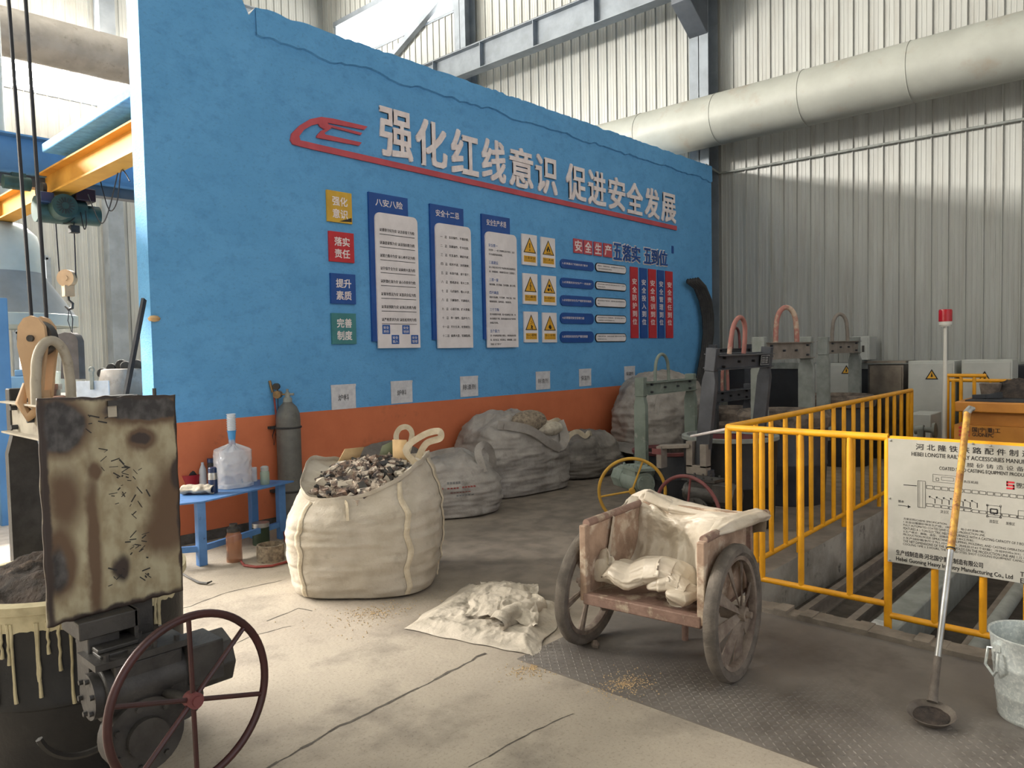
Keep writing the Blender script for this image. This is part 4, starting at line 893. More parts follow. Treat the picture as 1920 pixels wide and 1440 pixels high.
# plastic sheet lining the cart
def at(px, py, k, v): return PX(px, py, v) if k == 'x' else PY(px, py, v)
def cnet(rows):
    P = [[at(*q) for q in r] for r in rows]; nr, nc = len(P), len(P[0])
    def cr(a, b_, c, d, q): return .5 * ((2 * b_) + (c - a) * q + (2 * a - 5 * b_ + 4 * c - d) * q * q + (3 * b_ - a - 3 * c + d) * q ** 3)
    def ev(L_, q):
        n = len(L_) - 1; i = min(int(q * n), n - 1); f = q * n - i
        return cr(L_[max(i - 1, 0)], L_[i], L_[i + 1], L_[min(i + 2, n)], f)
    return lambda u, v: ev([ev(r, u) for r in P], v)
net = cnet([
    [(1128, 1078, 'y', 2.28), (1165, 1075, 'x', 3.40), (1205, 1074, 'x', 3.46), (1255, 1080, 'x', 3.46), (1296, 1092, 'x', 3.36), (1313, 1100, 'y', 1.72)],
    [(1140, 1036, 'y', 2.285), (1172, 1022, 'x', 3.54), (1212, 1012, 'x', 3.59), (1260, 1020, 'x', 3.59), (1300, 1034, 'x', 3.5), (1319, 1052, 'y', 1.72)],
    [(1150, 976, 'y', 2.29), (1178, 982, 'x', 3.56), (1214, 966, 'x', 3.61), (1262, 984, 'x', 3.60), (1306, 992, 'x', 3.56), (1336, 1006, 'y', 1.72)],
    [(1150, 964, 'y', 2.32), (1182, 952, 'x', 3.60), (1214, 938, 'x', 3.64), (1264, 968, 'x', 3.64), (1330, 968, 'x', 3.62), (1388, 984, 'y', 1.70)],
    [(1166, 957, 'y', 2.345), (1190, 932, 'x', 3.68), (1222, 924, 'x', 3.70), (1286, 943, 'x', 3.74), (1350, 957, 'x', 3.74), (1424, 966, 'y', 1.67)],
    [(1172, 962, 'y', 2.37), (1196, 945, 'x', 3.78), (1234, 940, 'x', 3.84), (1296, 955, 'x', 3.88), (1370, 966, 'x', 3.88), (1438, 972, 'y', 1.64)],
    [(1172, 1000, 'y', 2.39), (1200, 1000, 'x', 3.80), (1240, 1005, 'x', 3.88), (1310, 1005, 'x', 3.92), (1380, 1005, 'x', 3.90), (1437, 1000, 'y', 1.63)]])
def liner(u, v):
    p = net(u, v); e = .002 if min(v, 1 - v) < .01 else 0
    fold = .020 * nz(u * 13 + .8 * nz(v * 3, u * 2, 1), v * 1.6, 2) * (1 if v < .5 else .6) + .022 * ridge(u * 3.6, v * 3.8, 3, 5) + .009 * ridge(u * 9, v * 9, 7, 3)
    d = Vector((-.75, -.15, .55)); q = p + d * fold
    return (q.x, q.y, max(q.z, ZF + .008) if v < .5 else q.z)
CR = math.radians(5.9); ct.rotation_euler.z = CR
b = MB(); b.grid(liner, 150, 120)
def roll2(path, r0, seed, sq=.62):
    P = [at(*q) for q in path]; n = len(P) - 1
    def f(v, u):
        i = min(int(u * n), n - 1); q = u * n - i; q = q * q * (3 - 2 * q) * .5 + q * .5; p = P[i].lerp(P[i + 1], q); t = 2 * PI * v
        d = (P[min(i + 1, n)] - P[max(i - 1, 0)]).normalized(); s_ = Vector((-d.y, d.x, 0)).normalized()
        r = r0 * (.04 + .96 * min(1, 5 * min(u, 1 - u)) ** .6) * (1 + .38 * nz(u * 3 + seed, math.cos(t), math.sin(t)) + .20 * ridge(u * 2.2 + seed, math.cos(t) * 1.2 + 2, math.sin(t) * 1.2, 4))
        w = p + s_ * math.cos(t) * r * 1.25 + Vector((0, 0, math.sin(t) * r * sq))
        return (w.x, w.y, max(w.z, ZF + .008))
    return f
b.grid(roll2([(1132, 1078, 'y', 2.24), (1152, 1068, 'y', 2.18), (1182, 1080, 'y', 2.10), (1210, 1068, 'y', 2.04), (1240, 1064, 'y', 1.96), (1270, 1076, 'y', 1.88), (1298, 1094, 'y', 1.80), (1312, 1106, 'y', 1.76)], .085, 1.0), 70, 170, 0, wrap=True)
b.grid(roll2([(1212, 1100, 'y', 1.98), (1232, 1092, 'y', 1.94), (1256, 1088, 'y', 1.88), (1278, 1098, 'y', 1.82), (1294, 1112, 'y', 1.77), (1278, 1122, 'y', 1.79), (1248, 1114, 'y', 1.85)], .050, 6.0, .8), 50, 130, 0, wrap=True)
b.grid(roll2([(1142, 1042, 'y', 2.24), (1137, 1054, 'y', 2.25), (1130, 1068, 'y', 2.25), (1128, 1082, 'y', 2.24)], .060, 9.0, .9), 44, 80, 0, wrap=True)
b.grid(roll2([(1334, 1002, 'y', 1.69), (1360, 986, 'y', 1.685), (1392, 974, 'y', 1.68), (1420, 968, 'y', 1.67), (1440, 966, 'y', 1.66)], .040, 13.0, .8), 44, 110, 0, wrap=True)
b.grid(roll2([(1168, 962, 'y', 2.33), (1188, 938, 'x', 3.64), (1216, 928, 'x', 3.66), (1262, 952, 'x', 3.67), (1310, 962, 'x', 3.68), (1370, 970, 'x', 3.70), (1410, 972, 'x', 3.72)], .040, 17.0, .7), 44, 160, 0, wrap=True)
tag(b.build('plastic_sheet', 'poly_sheet', smooth=3), 'crumpled cream plastic sheet lining the cart and draped over its back', 'sheet')
for i, (q, r) in enumerate((((1116, 1214), .022), ((1285, 1160), .015), ((1263, 1152), .011))):
    p = G(*q); b = MB(TR(p.x, p.y, .004)); b.lathe([(0, 0), (r, 0.002), (r * 1.1, r * .7), (r * .6, r * 1.5), (0, r * 1.7)], 10, fn=lambda a, z: 1 + .35 * nz(math.cos(a) * 2 + i, math.sin(a) * 2, z * 40))
    tag(b.build('rubble_chip', 'crust', smooth=.5), ['brown clinker chip wedged under the left cart wheel', 'small brown chip on the plate under the cart floor', 'tiny chip beside the other one under the cart'][i], 'chip')
# ================================================================ tread plate, railings, trench
b = MB(); PX0, PX1, PY0, PY1 = 2.79, 4.25, -2.6, 2.57
b.bx(PX0, PX1, PY0, PY1, 0, .006, 0)
rnd = random.Random(3); st = .029
for i in range(int((PX1 - PX0) / st)):
    for j in range(int((PY1 + 1.2) / st)):
        x, y = PX0 + st * (i + .5), PY1 - st * (j + .5)
        dust = nz(x * 1.5, y * 1.5, 3) * .9 + (x - 3.25) * 1.0 + (.35 if y > 1.35 and x > 3.05 else 0)
        hh = .0030 * max(0, min(1, .9 - dust * 1.6))
        if hh < .0006: continue
        a = PI / 4 if (i + j) % 2 else -PI / 4; a += .12; ca, sa = math.cos(a), math.sin(a); l, w = .0125, .0036
        P = [(x + ca * p - sa * q, y + sa * p + ca * q) for p, q in ((-l, 0), (-.4 * l, -w), (.4 * l, -w), (l, 0), (.4 * l, w), (-.4 * l, w))]
        vs = [(px, py, .006) for px, py in P] + [(x - ca * l * .6, y - sa * l * .6, .006 + hh), (x + ca * l * .6, y + sa * l * .6, .006 + hh)]
        b.add(vs, [(0, 1, 6), (1, 2, 7, 6), (2, 3, 7), (3, 4, 7), (4, 5, 6, 7), (5, 0, 6)], 0)
tag(b.build('floor_plate', 'tread_plate', smooth=.3), 'grey steel tread plate on the floor under the cart and ladle spoon', 'plate')
def dustpatch(nm, label, c, r, seed, m='dust'):
    b = MB(); rr = random.Random(seed)
    for k in range(420):
        q = r * abs(rr.gauss(0, .45)); a = rr.uniform(0, 2 * PI); x, y = c[0] + q * math.cos(a) * 1.5, c[1] + q * math.sin(a); s = rr.uniform(.0012, .0042)
        z = c[2]; b.add([(x - s, y - s, z), (x + s, y - s, z), (x + s * .8, y + s, z), (x - s, y + s * .7, z), (x, y, z + s * 1.1)], [(0, 1, 4), (1, 2, 4), (2, 3, 4), (3, 0, 4)])
    tag(b.build(nm, m), label, 'grit', kind='stuff')
p = G(1170, 1283, .007); dustpatch('sand_grit', 'tan grit spilled on the tread plate below the cart', p, .16, 1)
p = G(1000, 1250, .002); dustpatch('sand_grit', 'tan grit on the concrete at the corner of the tread plate', p, .14, 2)
p = G(700, 1150, .002); dustpatch('sand_grit', 'scattered grit on the concrete right of the front bag', p, .35, 4)

RXF, RYS = 4.42, 2.22
def rail_panel(name_label, a, c, z0, z1, posts, bars, m='rail_yellow', low=True, top_r=.021):
    a, c = Vector(a), Vector(c); t = thing('guard_railing', name_label, 'railing', ((a.x + c.x) / 2, (a.y + c.y) / 2, 0))
    b = MB(); b.tube([a + Vector((0, 0, z1)), c + Vector((0, 0, z1))], top_r, 14); b.build('top_rail', m, t)
    if low: b = MB(); b.tube([a + Vector((0, 0, z0)), c + Vector((0, 0, z0))], top_r * .85, 12); b.build('bottom_rail', m, t)
    for q in posts:
        p = a.lerp(c, q); b = MB(); b.cyl(p, p + Vector((0, 0, z1)), top_r, None, 14); b.build('post', m, t)
    for q in bars:
        p = a.lerp(c, q); b = MB(); r = top_r * .86
        b.tube([p + Vector((0, 0, z0)), p + Vector((0, 0, z0 + .05)), p + Vector((0, 0, z1 - .09)), p + Vector((0, 0, z1 - .01))], [r * .9, r, r, r * .9], 12); b.build('baluster', m, t)
    return t
rail_panel('bright yellow front railing panel between the cart and the steel sign', (RXF, 2.2, 0), (RXF, 1.25, 0), .145, 1.08, (0, 1), (.235, .49, .785))
rail_panel('yellow front railing panel carrying the steel sign', (RXF, 1.24, 0), (RXF, -.35, 0), .085, 1.07, (1,), (.14, .28, .40, .54, .68, .84))
sb = [(4.62 + .262 * k - 4.46) / (8.95 - 4.46) for k in range(17)]
side_rail = rail_panel('long yellow side railing running away towards the electric cabinets', (4.46, RYS, 0), (8.95, 2.30, 0), .11, 1.08, (1,), sb, m='rail_yellow')
for k in (4, 8, 12):
    q = Vector((4.46, RYS, 0)).lerp(Vector((8.95, 2.30, 0)), sb[k]); b = MB(); b.cyl(q, q + Vector((0, 0, .12)), .019, None, 12); b.build('foot', 'rail_yellow', side_rail)
rail_panel('short dull yellow railing standing beside the alarm lamp pole', (9.3, 2.03, 0), (9.3, 1.66, 0), .1, 1.23, (0,), (.36, .7), low=False)
rail_panel('dull yellow far railing behind the yellow machine', (10.2, PX(1777, 713, 10.2).y, 0), (10.2, .2, 0), .1, PX(1790, 713, 10.2).z, (0, .03, 1), (.22, .4, .58, .8), low=False)
# steel information sign wired to the railing
t = thing('information_sign', 'stainless steel sign with a plant layout drawing fixed to the front railing', 'sign', (4.385, .5, .39))
SX, SY0, SY1, SZ0, SZ1 = 4.392, 1.243, -.35, .395, 1.078
SM = frame((SX, SY0, SZ0), (0, -1, 0), (0, 0, 1), (-1, 0, 0)); w, h = SY0 - SY1, SZ1 - SZ0
def sp(px, py): q = PX(px, py, SX - .003); return (SY0 - q.y, q.z - SZ0)
b = MB(SM); b.bx(0, w, 0, h, -.002, .002, 0)
def st_(tx, l, t_, r, bt, bold=0.0, slope=None):
    # measured box (left, top at left, right, bottom at left) on the sign
    (xa, za), (xb, _) = sp(l, t_), sp(r, t_ + (r - l) * .13)
    zb = sp(l, bt)[1]; b.text(tx, xa, zb, xb - xa, za - zb, .0028, 1, None, bold=bold, res=2)
st_('河 北 隆 铁 铁 路 配 件 制 造', 1717, 831.5, 1934, 843, .01)
st_('HEBEI LONGTIE RAILWAY ACCESSORIES MANUFACTURING', 1709, 847, 1977, 854.5, .008)
st_('覆 膜 砂 铸 造 设 备 生 产 线', 1795, 866, 1980, 874.5)
st_('COATED SAND CASTING EQUIPMENT PRODUCTION LINE', 1761, 874.5, 1965, 882, .006)
st_('真空负压机组', 1793, 899, 1834, 904); st_('铁水', 1684, 937, 1695, 942, .01); st_('浇注区', 1763, 956, 1779, 962); st_('造型区', 1855, 974, 1872, 980); st_('放模区', 1886, 978, 1903, 984)
txt = ['方案说明SCHEME SPECIFICATION,', '1.全自动覆膜砂铸造生产线，1吨电炉，每小时浇铸7箱；', 'FULLY AUTOMATED COATED SAND CASTING PRODUCTION LINE,', 'FEATURES A 1-TON ELECTRIC MELTING FURNACE WITH A CASTING CAPACITY OF 7 BOXES', '2.生产模式：翻箱、造型、浇铸同步进行,8H工作制；', 'PRODUCTION MODE: SIMULTANEOUS FLIPPING, MOLDING, AND CASTING OPERATIONS', '3.生产线砂箱净尺寸为1.15×0.65M, 流线总计41个砂箱；冷却时间≥3H；钢丸', 'THE NET DIMENSIONS OF THE SAND MOLDS ON THE PRODUCTION LINE ARE 1.15 × 0.65M', 'COOLING TIME ≥ 3 HOURS, THE HEATED STEEL SHOT COOLING EQUIPMENT CAPACITY IS']
rts = [1776, 1847, 1847, 1930, 1826, 1926, 1935, 1940, 1935]
for k, ln in enumerate(txt):
    y = 970 + k * 5.95; st_(ln, 1694 - k * .1, y, rts[k], y + 4.6)
st_('生产线制造商:河北国宁重工制造有限公司', 1680, 1030, 1843, 1040, .018)
st_('Hebei Guoning Heavy Industry Manufacturing Co., Ltd', 1680, 1043, 1899, 1053, .014)
st_('T', 1913, 1072, 1920, 1081, .01); st_('E', 1913, 1084, 1920, 1093, .01)
def ln_(x0, y0, x1, y1, th=.0012):
    (xa, za), (xb, zb) = sp(x0, y0), sp(x1, y1); d = Vector((xb - xa, zb - za, 0)).normalized(); n = Vector((-d.y, d.x, 0)) * th
    b.add([(xa - n.x, za - n.y, .003), (xb - n.x, zb - n.y, .003), (xb + n.x, zb + n.y, .003), (xa + n.x, za + n.y, .003)], [(0, 1, 2, 3)], 1)
def bx_(l, t_, r, bt, sl=.1, th=.001):
    dy = (r - l) * sl; ln_(l, t_, r, t_ + dy, th); ln_(l, bt, r, bt + dy, th); ln_(l, t_, l, bt, th); ln_(r, t_ + dy, r, bt + dy, th)
for k in range(16):
    x = 1737 + 14.2 * k; bx_(x, 910 + 1.5 * k, x + 12, 916 + 1.5 * k); x = 1737 + 14.2 * k; bx_(x, 944 + 1.9 * k, x + 12.5, 949 + 1.9 * k)
bx_(1721, 901, 1735, 951, .1); ln_(1724, 902, 1724, 951, .0006); ln_(1730, 903, 1730, 952, .0006); ln_(1694, 909, 1719, 911, .002); ln_(1684, 947, 1706, 950, .0015); b.prism([sp(1702, 947), sp(1708, 950.5), sp(1702, 953)], .002, .003, 1)
bx_(1749, 889, 1794, 903, .1, .0007); bx_(1765, 894, 1788, 900, .1, .0007); bx_(1755, 896, 1760, 901)
for k in range(7):
    x = 1743 + 13.2 * k; ln_(x, 931 + k * 1.3, x + 9, 936 + k * 1.3, .0009); ln_(x + 10, 935 + k * 1.3, x + 10, 944 + k * 1.4, .0018); b.prism([sp(x - 2, 930 + k * 1.3), sp(x + 2, 930 + k * 1.3), sp(x, 934 + k * 1.3)], .002, .003, 1)
bx_(1851, 947, 1876, 968, .1); bx_(1857, 954, 1870, 962, .1, .003); bx_(1909, 957, 1935, 972, .1); ln_(1800, 950, 1822, 953.5, .002)
for x, y in ((1851, 947), (1876, 949), (1851, 968), (1876, 970)): bx_(x - 1.5, y - 1.5, x + 1.5, y + 1.5)
(xa, za), (xb, zb) = sp(1887, 902), sp(1902, 912)
for k in range(3): b.bx(xa, xb, za - .009 - .0155 * k, za - .0155 * k, .0029, .0034, 2)
b.bx(xa, xa + .006, za - .026, za, .0029, .0034, 2); b.bx(xb - .006, xb, za - .04, za - .0155, .0029, .0034, 2)
st_('国宁重工', 1906, 905, 1950, 911, .01); st_('GUONEPC', 1906, 911, 1950, 915, .004)
b.build('sign_plate', ['sign_steel', 'print_black', 'sign_red'], t)
for q in ((1670, 826), (1668, 934), (1668, 1050), (1824, 832), (1857, 836)):
    x, z = sp(*q); b = MB(SM); b.lathe([(.006, .002), (.005, .006), (0, .007)], 10, 0, Matrix.Translation((x, z, 0))); b.build('rivet', 'chrome_tube', t)
# trench contents
def inpit(nm, label, cat, fn, m, **k):
    b = MB(); fn(b); return tag(b.build(nm, m, **k), label, cat)
def railfn(y, z=PITZ):
    def f(b):
        b.bx(PITX0 + .02, 10.9, y - .045, y + .045, z + .0, z + .015); b.bx(PITX0 + .02, 10.9, y - .01, y + .01, z, z + .085); b.bx(PITX0 + .02, 10.9, y - .026, y + .026, z + .085, z + .115)
    return f
inpit('track_rail', 'brown steel rail in the trench nearest the side railing', 'rail', railfn(2.02), 'frame_brown')
inpit('track_rail', 'second brown steel rail in the trench beside the flat box beam', 'rail', railfn(1.70), 'frame_brown')
inpit('box_beam', 'flat dusty grey box beam lying along the middle of the trench', 'beam', lambda b: b.bx(PITX0 + .02, 10.9, 1.30, 1.46, PITZ, PITZ + .26), 'frame_grey', bevel=.01)
inpit('track_rail', 'dark brown steel rail in the trench below the steel sign', 'rail', railfn(1.02), 'frame_brown')
inpit('round_pipe', 'grey dusty pipe in the trench under the second railing panel', 'pipe', lambda b: b.tube([(PITX0 + .02, .92, PITZ + .19), (10.9, .92, PITZ + .19)], .045, 16), 'frame_grey')
inpit('trench_curb', 'rough concrete curb in the trench behind the bucket', 'curb', lambda b: b.bx(PITX0 + .02, 10.9, .18, .52, PITZ, PITZ + .3), 'pit_concrete', bevel=.01)
p = G(1700, 1150, -.12); inpit('crushed_can', 'small crushed white can on the box beam in the trench', 'can', lambda b: b.box((4.72, 1.385, PITZ + .28), (.14, .09, .035)), 'lead_white', bevel=.006)
# slag ladle spoon
sbp = G(1746, 1336, .05)
t = thing('slag_spoon', 'long-handled iron slag spoon leaning against the steel sign', 'spoon', (sbp.x, sbp.y, 0))
top = PX(1815, 766, 4.42)
ax = (top - sbp).normalized(); tilt = Vector((-.16, -.02, 1)).normalized()
u = tilt.orthogonal().normalized(); M = frame(sbp, u, tilt.cross(u), tilt) @ Matrix.Scale(.80, 4)
b = MB(M); b.lathe([(0, -.055), (.05, -.05), (.09, -.03), (.112, .0), (.116, .003), (.108, .002), (.086, -.022), (.05, -.04), (0, -.046)], 36); b.build('bowl', 'spoon_iron', t, smooth=.9)
b = MB(M); b.lathe([(.088, -.02), (.06, -.016), (0, -.02)], 24, 0, None, False, False, fn=lambda a, z: 1 + .1 * nz(math.cos(a) * 2, math.sin(a) * 2, z)); b.build('residue', 'slag', t)
neck = sbp + (G(1752, 1310) - G(1745, 1360)).normalized() * .068
neck.z = .066; axs = (top - neck); L = axs.length
b = MB(); b.tube([neck, neck + axs * .04, neck + axs * .13], [.022, .018, .016], 12); b.build('socket', 'spoon_iron', t)
b = MB(); b.tube([neck + axs * .12, neck + axs * .48], .0135, 14); b.build('lower_tube', 'chrome_tube', t)
b = MB(); b.tube([neck + axs * .47, neck + axs * .985], .0165, 14); b.build('upper_tube', 'handle_rust', t)
b = MB(); b.ring(neck + axs * .475, axs, .0165, .004, 16, 6); b.build('joint_collar', 'gear_iron', t)
b = MB(); e = neck + axs; b.tube([e - RGT * .005 - axs * .02, e + RGT * .012, e + RGT * .032 + Vector((0, 0, -.003))], [.019, .017, .010], 10); b.build('crushed_tip', 'chrome_tube', t)
# bucket
bc = D(1946, 720, 3.08)
t = thing('metal_bucket', 'galvanized metal bucket at the right edge of the picture', 'bucket', (bc.x, bc.y, 0.0))
BS = TR(bc.x, bc.y, .006) @ Matrix.Scale(.925, 4); b = MB(BS); prof = [(0, .0), (.135, 0), (.142, .012), (.140, .02), (.150, .11), (.1535, .118), (.1515, .126), (.161, .24), (.1645, .248), (.1625, .256), (.174, .375), (.181, .382), (.181, .392), (.172, .388), (.150, .14), (.138, .02), (0, .018)]
b.lathe(prof, 56, 0, None, False, False); b.build('bucket_wall', 'galvanized', t, smooth=.8)
hd = -RGT
b = MB(); q = Vector((bc.x, bc.y, -.02)) + hd * .152; b.tube([q + Vector((0, 0, .33)), q + hd * .025 + FWD * .03 + Vector((0, 0, .325)), q + hd * .032 + FWD * .035 + Vector((0, 0, .25)), q + hd * .018 + Vector((0, 0, .215)), q + hd * .03 - FWD * .035 + Vector((0, 0, .25)), q + hd * .02 - FWD * .03 + Vector((0, 0, .32))], .006, 8)
b.box(tuple(q + Vector((0, 0, .335)) + hd * .006), (.03, .03, .03)); b.build('side_handle', 'galvanized', t)

# ================================================================ machine, cabinets and lamp at the back right
MXc = 8.0
def mx(px, py, x=MXc): return PX(px, py, x)
t = thing('moulding_machine', 'dull orange-yellow foundry machine behind the steel sign', 'machine', (MXc + 1, .9, 0))
l1, r1 = mx(1790, 750), mx(2300, 750); 
b = MB(); b.bx(MXc, MXc + 2, mx(1790, 765).y, -2.5, mx(1800, 772).z, mx(1800, 753).z, 0); b.build('upper_deck', 'machine_yellow', t, bevel=.01)
b = MB(); b.bx(MXc + .1, MXc + 2, mx(1806, 780).y, -2.5, mx(1800, 799).z, mx(1800, 772).z, 0); b.bx(MXc + .02, MXc + 2, mx(1788, 800).y, -2.5, .0, mx(1800, 797).z, 0)
xa, zb = mx(1822, 817).y, mx(1822, 817).z; k_ = lambda px, py: mx(px, py, MXc + .02)
TM = frame((MXc + .018, 0, 0), (0, -1, 0), (0, 0, 1), (-1, 0, 0))
for tx, l, tp, r, bt in (('国|宁|重|工', 1823, 803, 1876, 811), ('GUONEPC', 1823, 813, 1863, 818)):
    p, q = k_(l, bt), k_(r, tp); b.text(tx, -p.y, p.z, p.y - q.y, q.z - p.z, .002, 1, TM, bold=.012)
p, q = k_(1798, 817), k_(1818, 799)
for k in range(3): b.bx(-p.y, -q.y, p.z + (q.z - p.z) * (.36 * k), p.z + (q.z - p.z) * (.36 * k + .2), .0, .004, 2, TM)
b.build('lower_body', ['machine_yellow', 'print_black', 'sign_red'], t)
b = MB(); dz = mx(1800, 753).z
b.bx(MXc + .06, MXc + 1.9, mx(1795, 760).y - .05, -2.4, dz, dz + .012); b.build('deck_sheet', 'void_dark', t)
q = PX(1857, 738, 8.55)
b = MB(TR(q.x, q.y, dz + .012)); b.lathe([(0, 0), (.075, 0), (.095, .135), (.085, .14), (0, .12)], 24, fn=lambda a, z: 1 + .03 * nz(a, z * 9, 0)); tag(b.build('clay_pot', 'crust'), 'round clay pot standing on the deck of the yellow machine', 'pot')
q = PX(1897, 740, 8.7); b = MB(); b.grid(lambda u, v: (q.x + .22 * v * math.sin(2 * PI * u), q.y - .05 + .30 * v * math.cos(2 * PI * u), dz + .014 + .15 * (1 - v * v) + .04 * ridge(u * 0 + v * math.sin(2 * PI * u) * 3, v * math.cos(2 * PI * u) * 3, 2) * (v < 1)), 40, 14, 0, wrap=True)
tag(b.build('rubble_heap', 'slag', smooth=.7), 'heap of dark rubble on the deck of the yellow machine', 'rubble', kind='stuff')
q = PX(1850, 752, 8.3); b = MB(); b.bar((q.x, q.y + .12, dz + .03), (q.x + .05, q.y - .12, dz + .045), .07, .035); b.bar((q.x + .1, q.y - .1, dz + .06), (q.x, q.y + .02, dz + .03), .05, .03); tag(b.build('clamp_piece', 'void_dark'), 'dark iron clamp lying on the machine deck before the clay pot', 'clamp')
# lamp pole
lp = PX(1772, 700, 8.9); lz = PX(1770, 612, 8.9).z
t = thing('alarm_lamp', 'red alarm lamp on a tall white pole', 'lamp', (lp.x, lp.y, 0))
b = MB(); b.cyl((lp.x, lp.y, 0), (lp.x, lp.y, lz), .028, .016, 16); b.build('pole', 'plastic_white', t)
b = MB(TR(lp.x, lp.y, lz)); b.lathe([(0, 0), (.05, 0), (.05, .012), (.06, .014), (.062, .05), (0, .05)], 24); b.build('lamp_base', 'plastic_white', t)
b = MB(TR(lp.x, lp.y, lz)); b.lathe([(.061, .05), (.064, .052), (.064, .165), (.058, .178), (0, .18)], 28); b.build('lamp_dome', 'lamp_red', t)
def cabinet(label, l, tp, r, bt, x, dep=.4, m='cabinet_white', warnpos=None, z0=0.0, glass=None, name='electric_cabinet'):
    a, c = PX(l, tp, x), PX(r, bt, x); t = thing(name, label, 'cabinet', (x + dep / 2, (a.y + c.y) / 2, z0))
    b = MB(); b.bx(x, x + dep, a.y, c.y, z0, a.z); b.build('cabinet_box', m, t, bevel=.006)
    b = MB(); b.bx(x - .012, x - .001, a.y - .02, c.y + .02, max(z0, c.z if z0 else .06), a.z - .03); d = b.build('cabinet_door', m, t, bevel=.003)
    b = MB(); b.bx(x - .03, x - .012, c.y + .07, c.y + .10, (a.z + z0) / 2 - .06, (a.z + z0) / 2 + .04); b.build('door_handle', 'gear_iron', d)
    if warnpos:
        q = PX(warnpos[0], warnpos[1], x - .013); s = .075; T = frame((x - .013, q.y, q.z), (0, -1, 0), (0, 0, 1), (-1, 0, 0))
        b = MB(T); b.prism([(-s, -s * .85), (s, -s * .85), (0, s * .9)], 0, .002, 0); b.prism([(-s * .72, -s * .68), (s * .72, -s * .68), (0, s * .56)], .002, .003, 1); b.prism([(-.012, -.035), (.014, -.03), (0, .03)], .003, .004, 0); b.build('warning_triangle', ['print_black', 'warn_yellow'], t)
    return t
cabinet('white electric cabinet left of the alarm lamp pole', 1703, 677, 1788, 900, 10.6, warnpos=(1747, 702))
cabinet('white electric cabinet right of the alarm lamp pole', 1803, 675, 1896, 900, 10.6, warnpos=(1846, 706))
cabinet('white electric cabinet between the two grey ladle frames', 1528, 682, 1594, 760, 11.6, warnpos=(1587, 693))
b = MB(); a, c = PX(1900, 685, 11.2), PX(2100, 900, 11.2); b.bx(11.2, 12.2, a.y, c.y, 0, a.z); tag(b.build('dark_cabinet', 'void_dark', bevel=.01), 'dark grey cabinet at the right edge behind the yellow machine', 'cabinet')
b = MB(); a, c = PX(1700, 690, 11.5), PX(1695, 900, 11.5); b.bx(11.55, 12.2, 3.05, 2.9, 0, a.z)
tag(b.build('dark_cabinet', 'void_dark', bevel=.01), 'dark cabinet side showing between the stainless box and the white cabinet', 'cabinet')
t = cabinet('stainless steel control box with a sloping lid behind the side railing', 1627, 684, 1694, 742, 11.0, m='stainless', name='control_box')
a, c = PX(1623, 679, 10.97), PX(1700, 679, 10.97); b = MB(); b.bx(10.93, 11.45, a.y, c.y, a.z - .012, a.z + .015); b.build('sloping_lid', 'stainless', t)
cabinet('small white wall box with a lock on the back wall', 1597, 631, 1630, 675, 12.2, dep=.35, z0=PX(1597, 675, 12.2).z, name='wall_box')
b = MB(); a, c = PX(1710, 776, 9.8), PX(1735, 820, 9.8); b.bx(9.8, 10.3, PX(1702, 776, 9.8).y, PX(1745, 776, 9.8).y, 0, a.z); tag(b.build('low_cabinet', 'cabinet_white', bevel=.01), 'low pale cabinet at the far end of the side railing', 'cabinet')
b = MB(); a = PX(1733, 805, 9.2); b.cyl(a, PX(1752, 807, 9.2), .032); b.cyl(PX(1750, 807, 9.2), PX(1755, 807, 9.2), .085); b.cyl(PX(1715, 806, 9.2), a, .05); b.bx(9.15, 9.25, PX(1733, 806, 9.2).y, PX(1722, 806, 9.2).y, 0, a.z)
tag(b.build('drive_shaft', 'frame_grey'), 'grey shaft with a round flange at the end of the side railing', 'shaft')
# ================================================================ casting ladles
def arch_pts(w, h, n=18):   # upright loop in the local y-z plane
    P = [(0, -w, 0), (0, -w * .98, h * .35)]
    for i in range(n + 1):
        a = PI - PI * i / n; P.append((0, math.cos(a) * w * .92, h * .5 + math.sin(a) * h * .5))
    return P + [(0, w * .98, h * .35), (0, w, 0)]
def handwheel(t, c, axis, R, m, spokes=6, r=.013, a0=0.0, mhub=None, angs=None):
    b = MB(); b.ring(c, axis, R, r, 64, 10); w = b.build('handwheel', m, t)
    n = Vector(axis).normalized(); u = Vector((0, 0, 1)); u = (u - n * u.dot(n)).normalized(); v = n.cross(u)
    for a in (angs or [a0 + 2 * PI * k / spokes for k in range(spokes)]):
        d = u * math.cos(a) + v * math.sin(a); b = MB(); b.cyl(Vector(c) + d * .02, Vector(c) + d * R, r * .62, None, 8); b.build('spoke', m, w)
    b = MB(); b.cyl(Vector(c) - n * .022, Vector(c) + n * .022, r * 1.9, None, 20); b.cyl(Vector(c) + n * .022, Vector(c) + n * .028, r * 1.2, None, 14); b.build('wheel_hub', mhub or m, w)
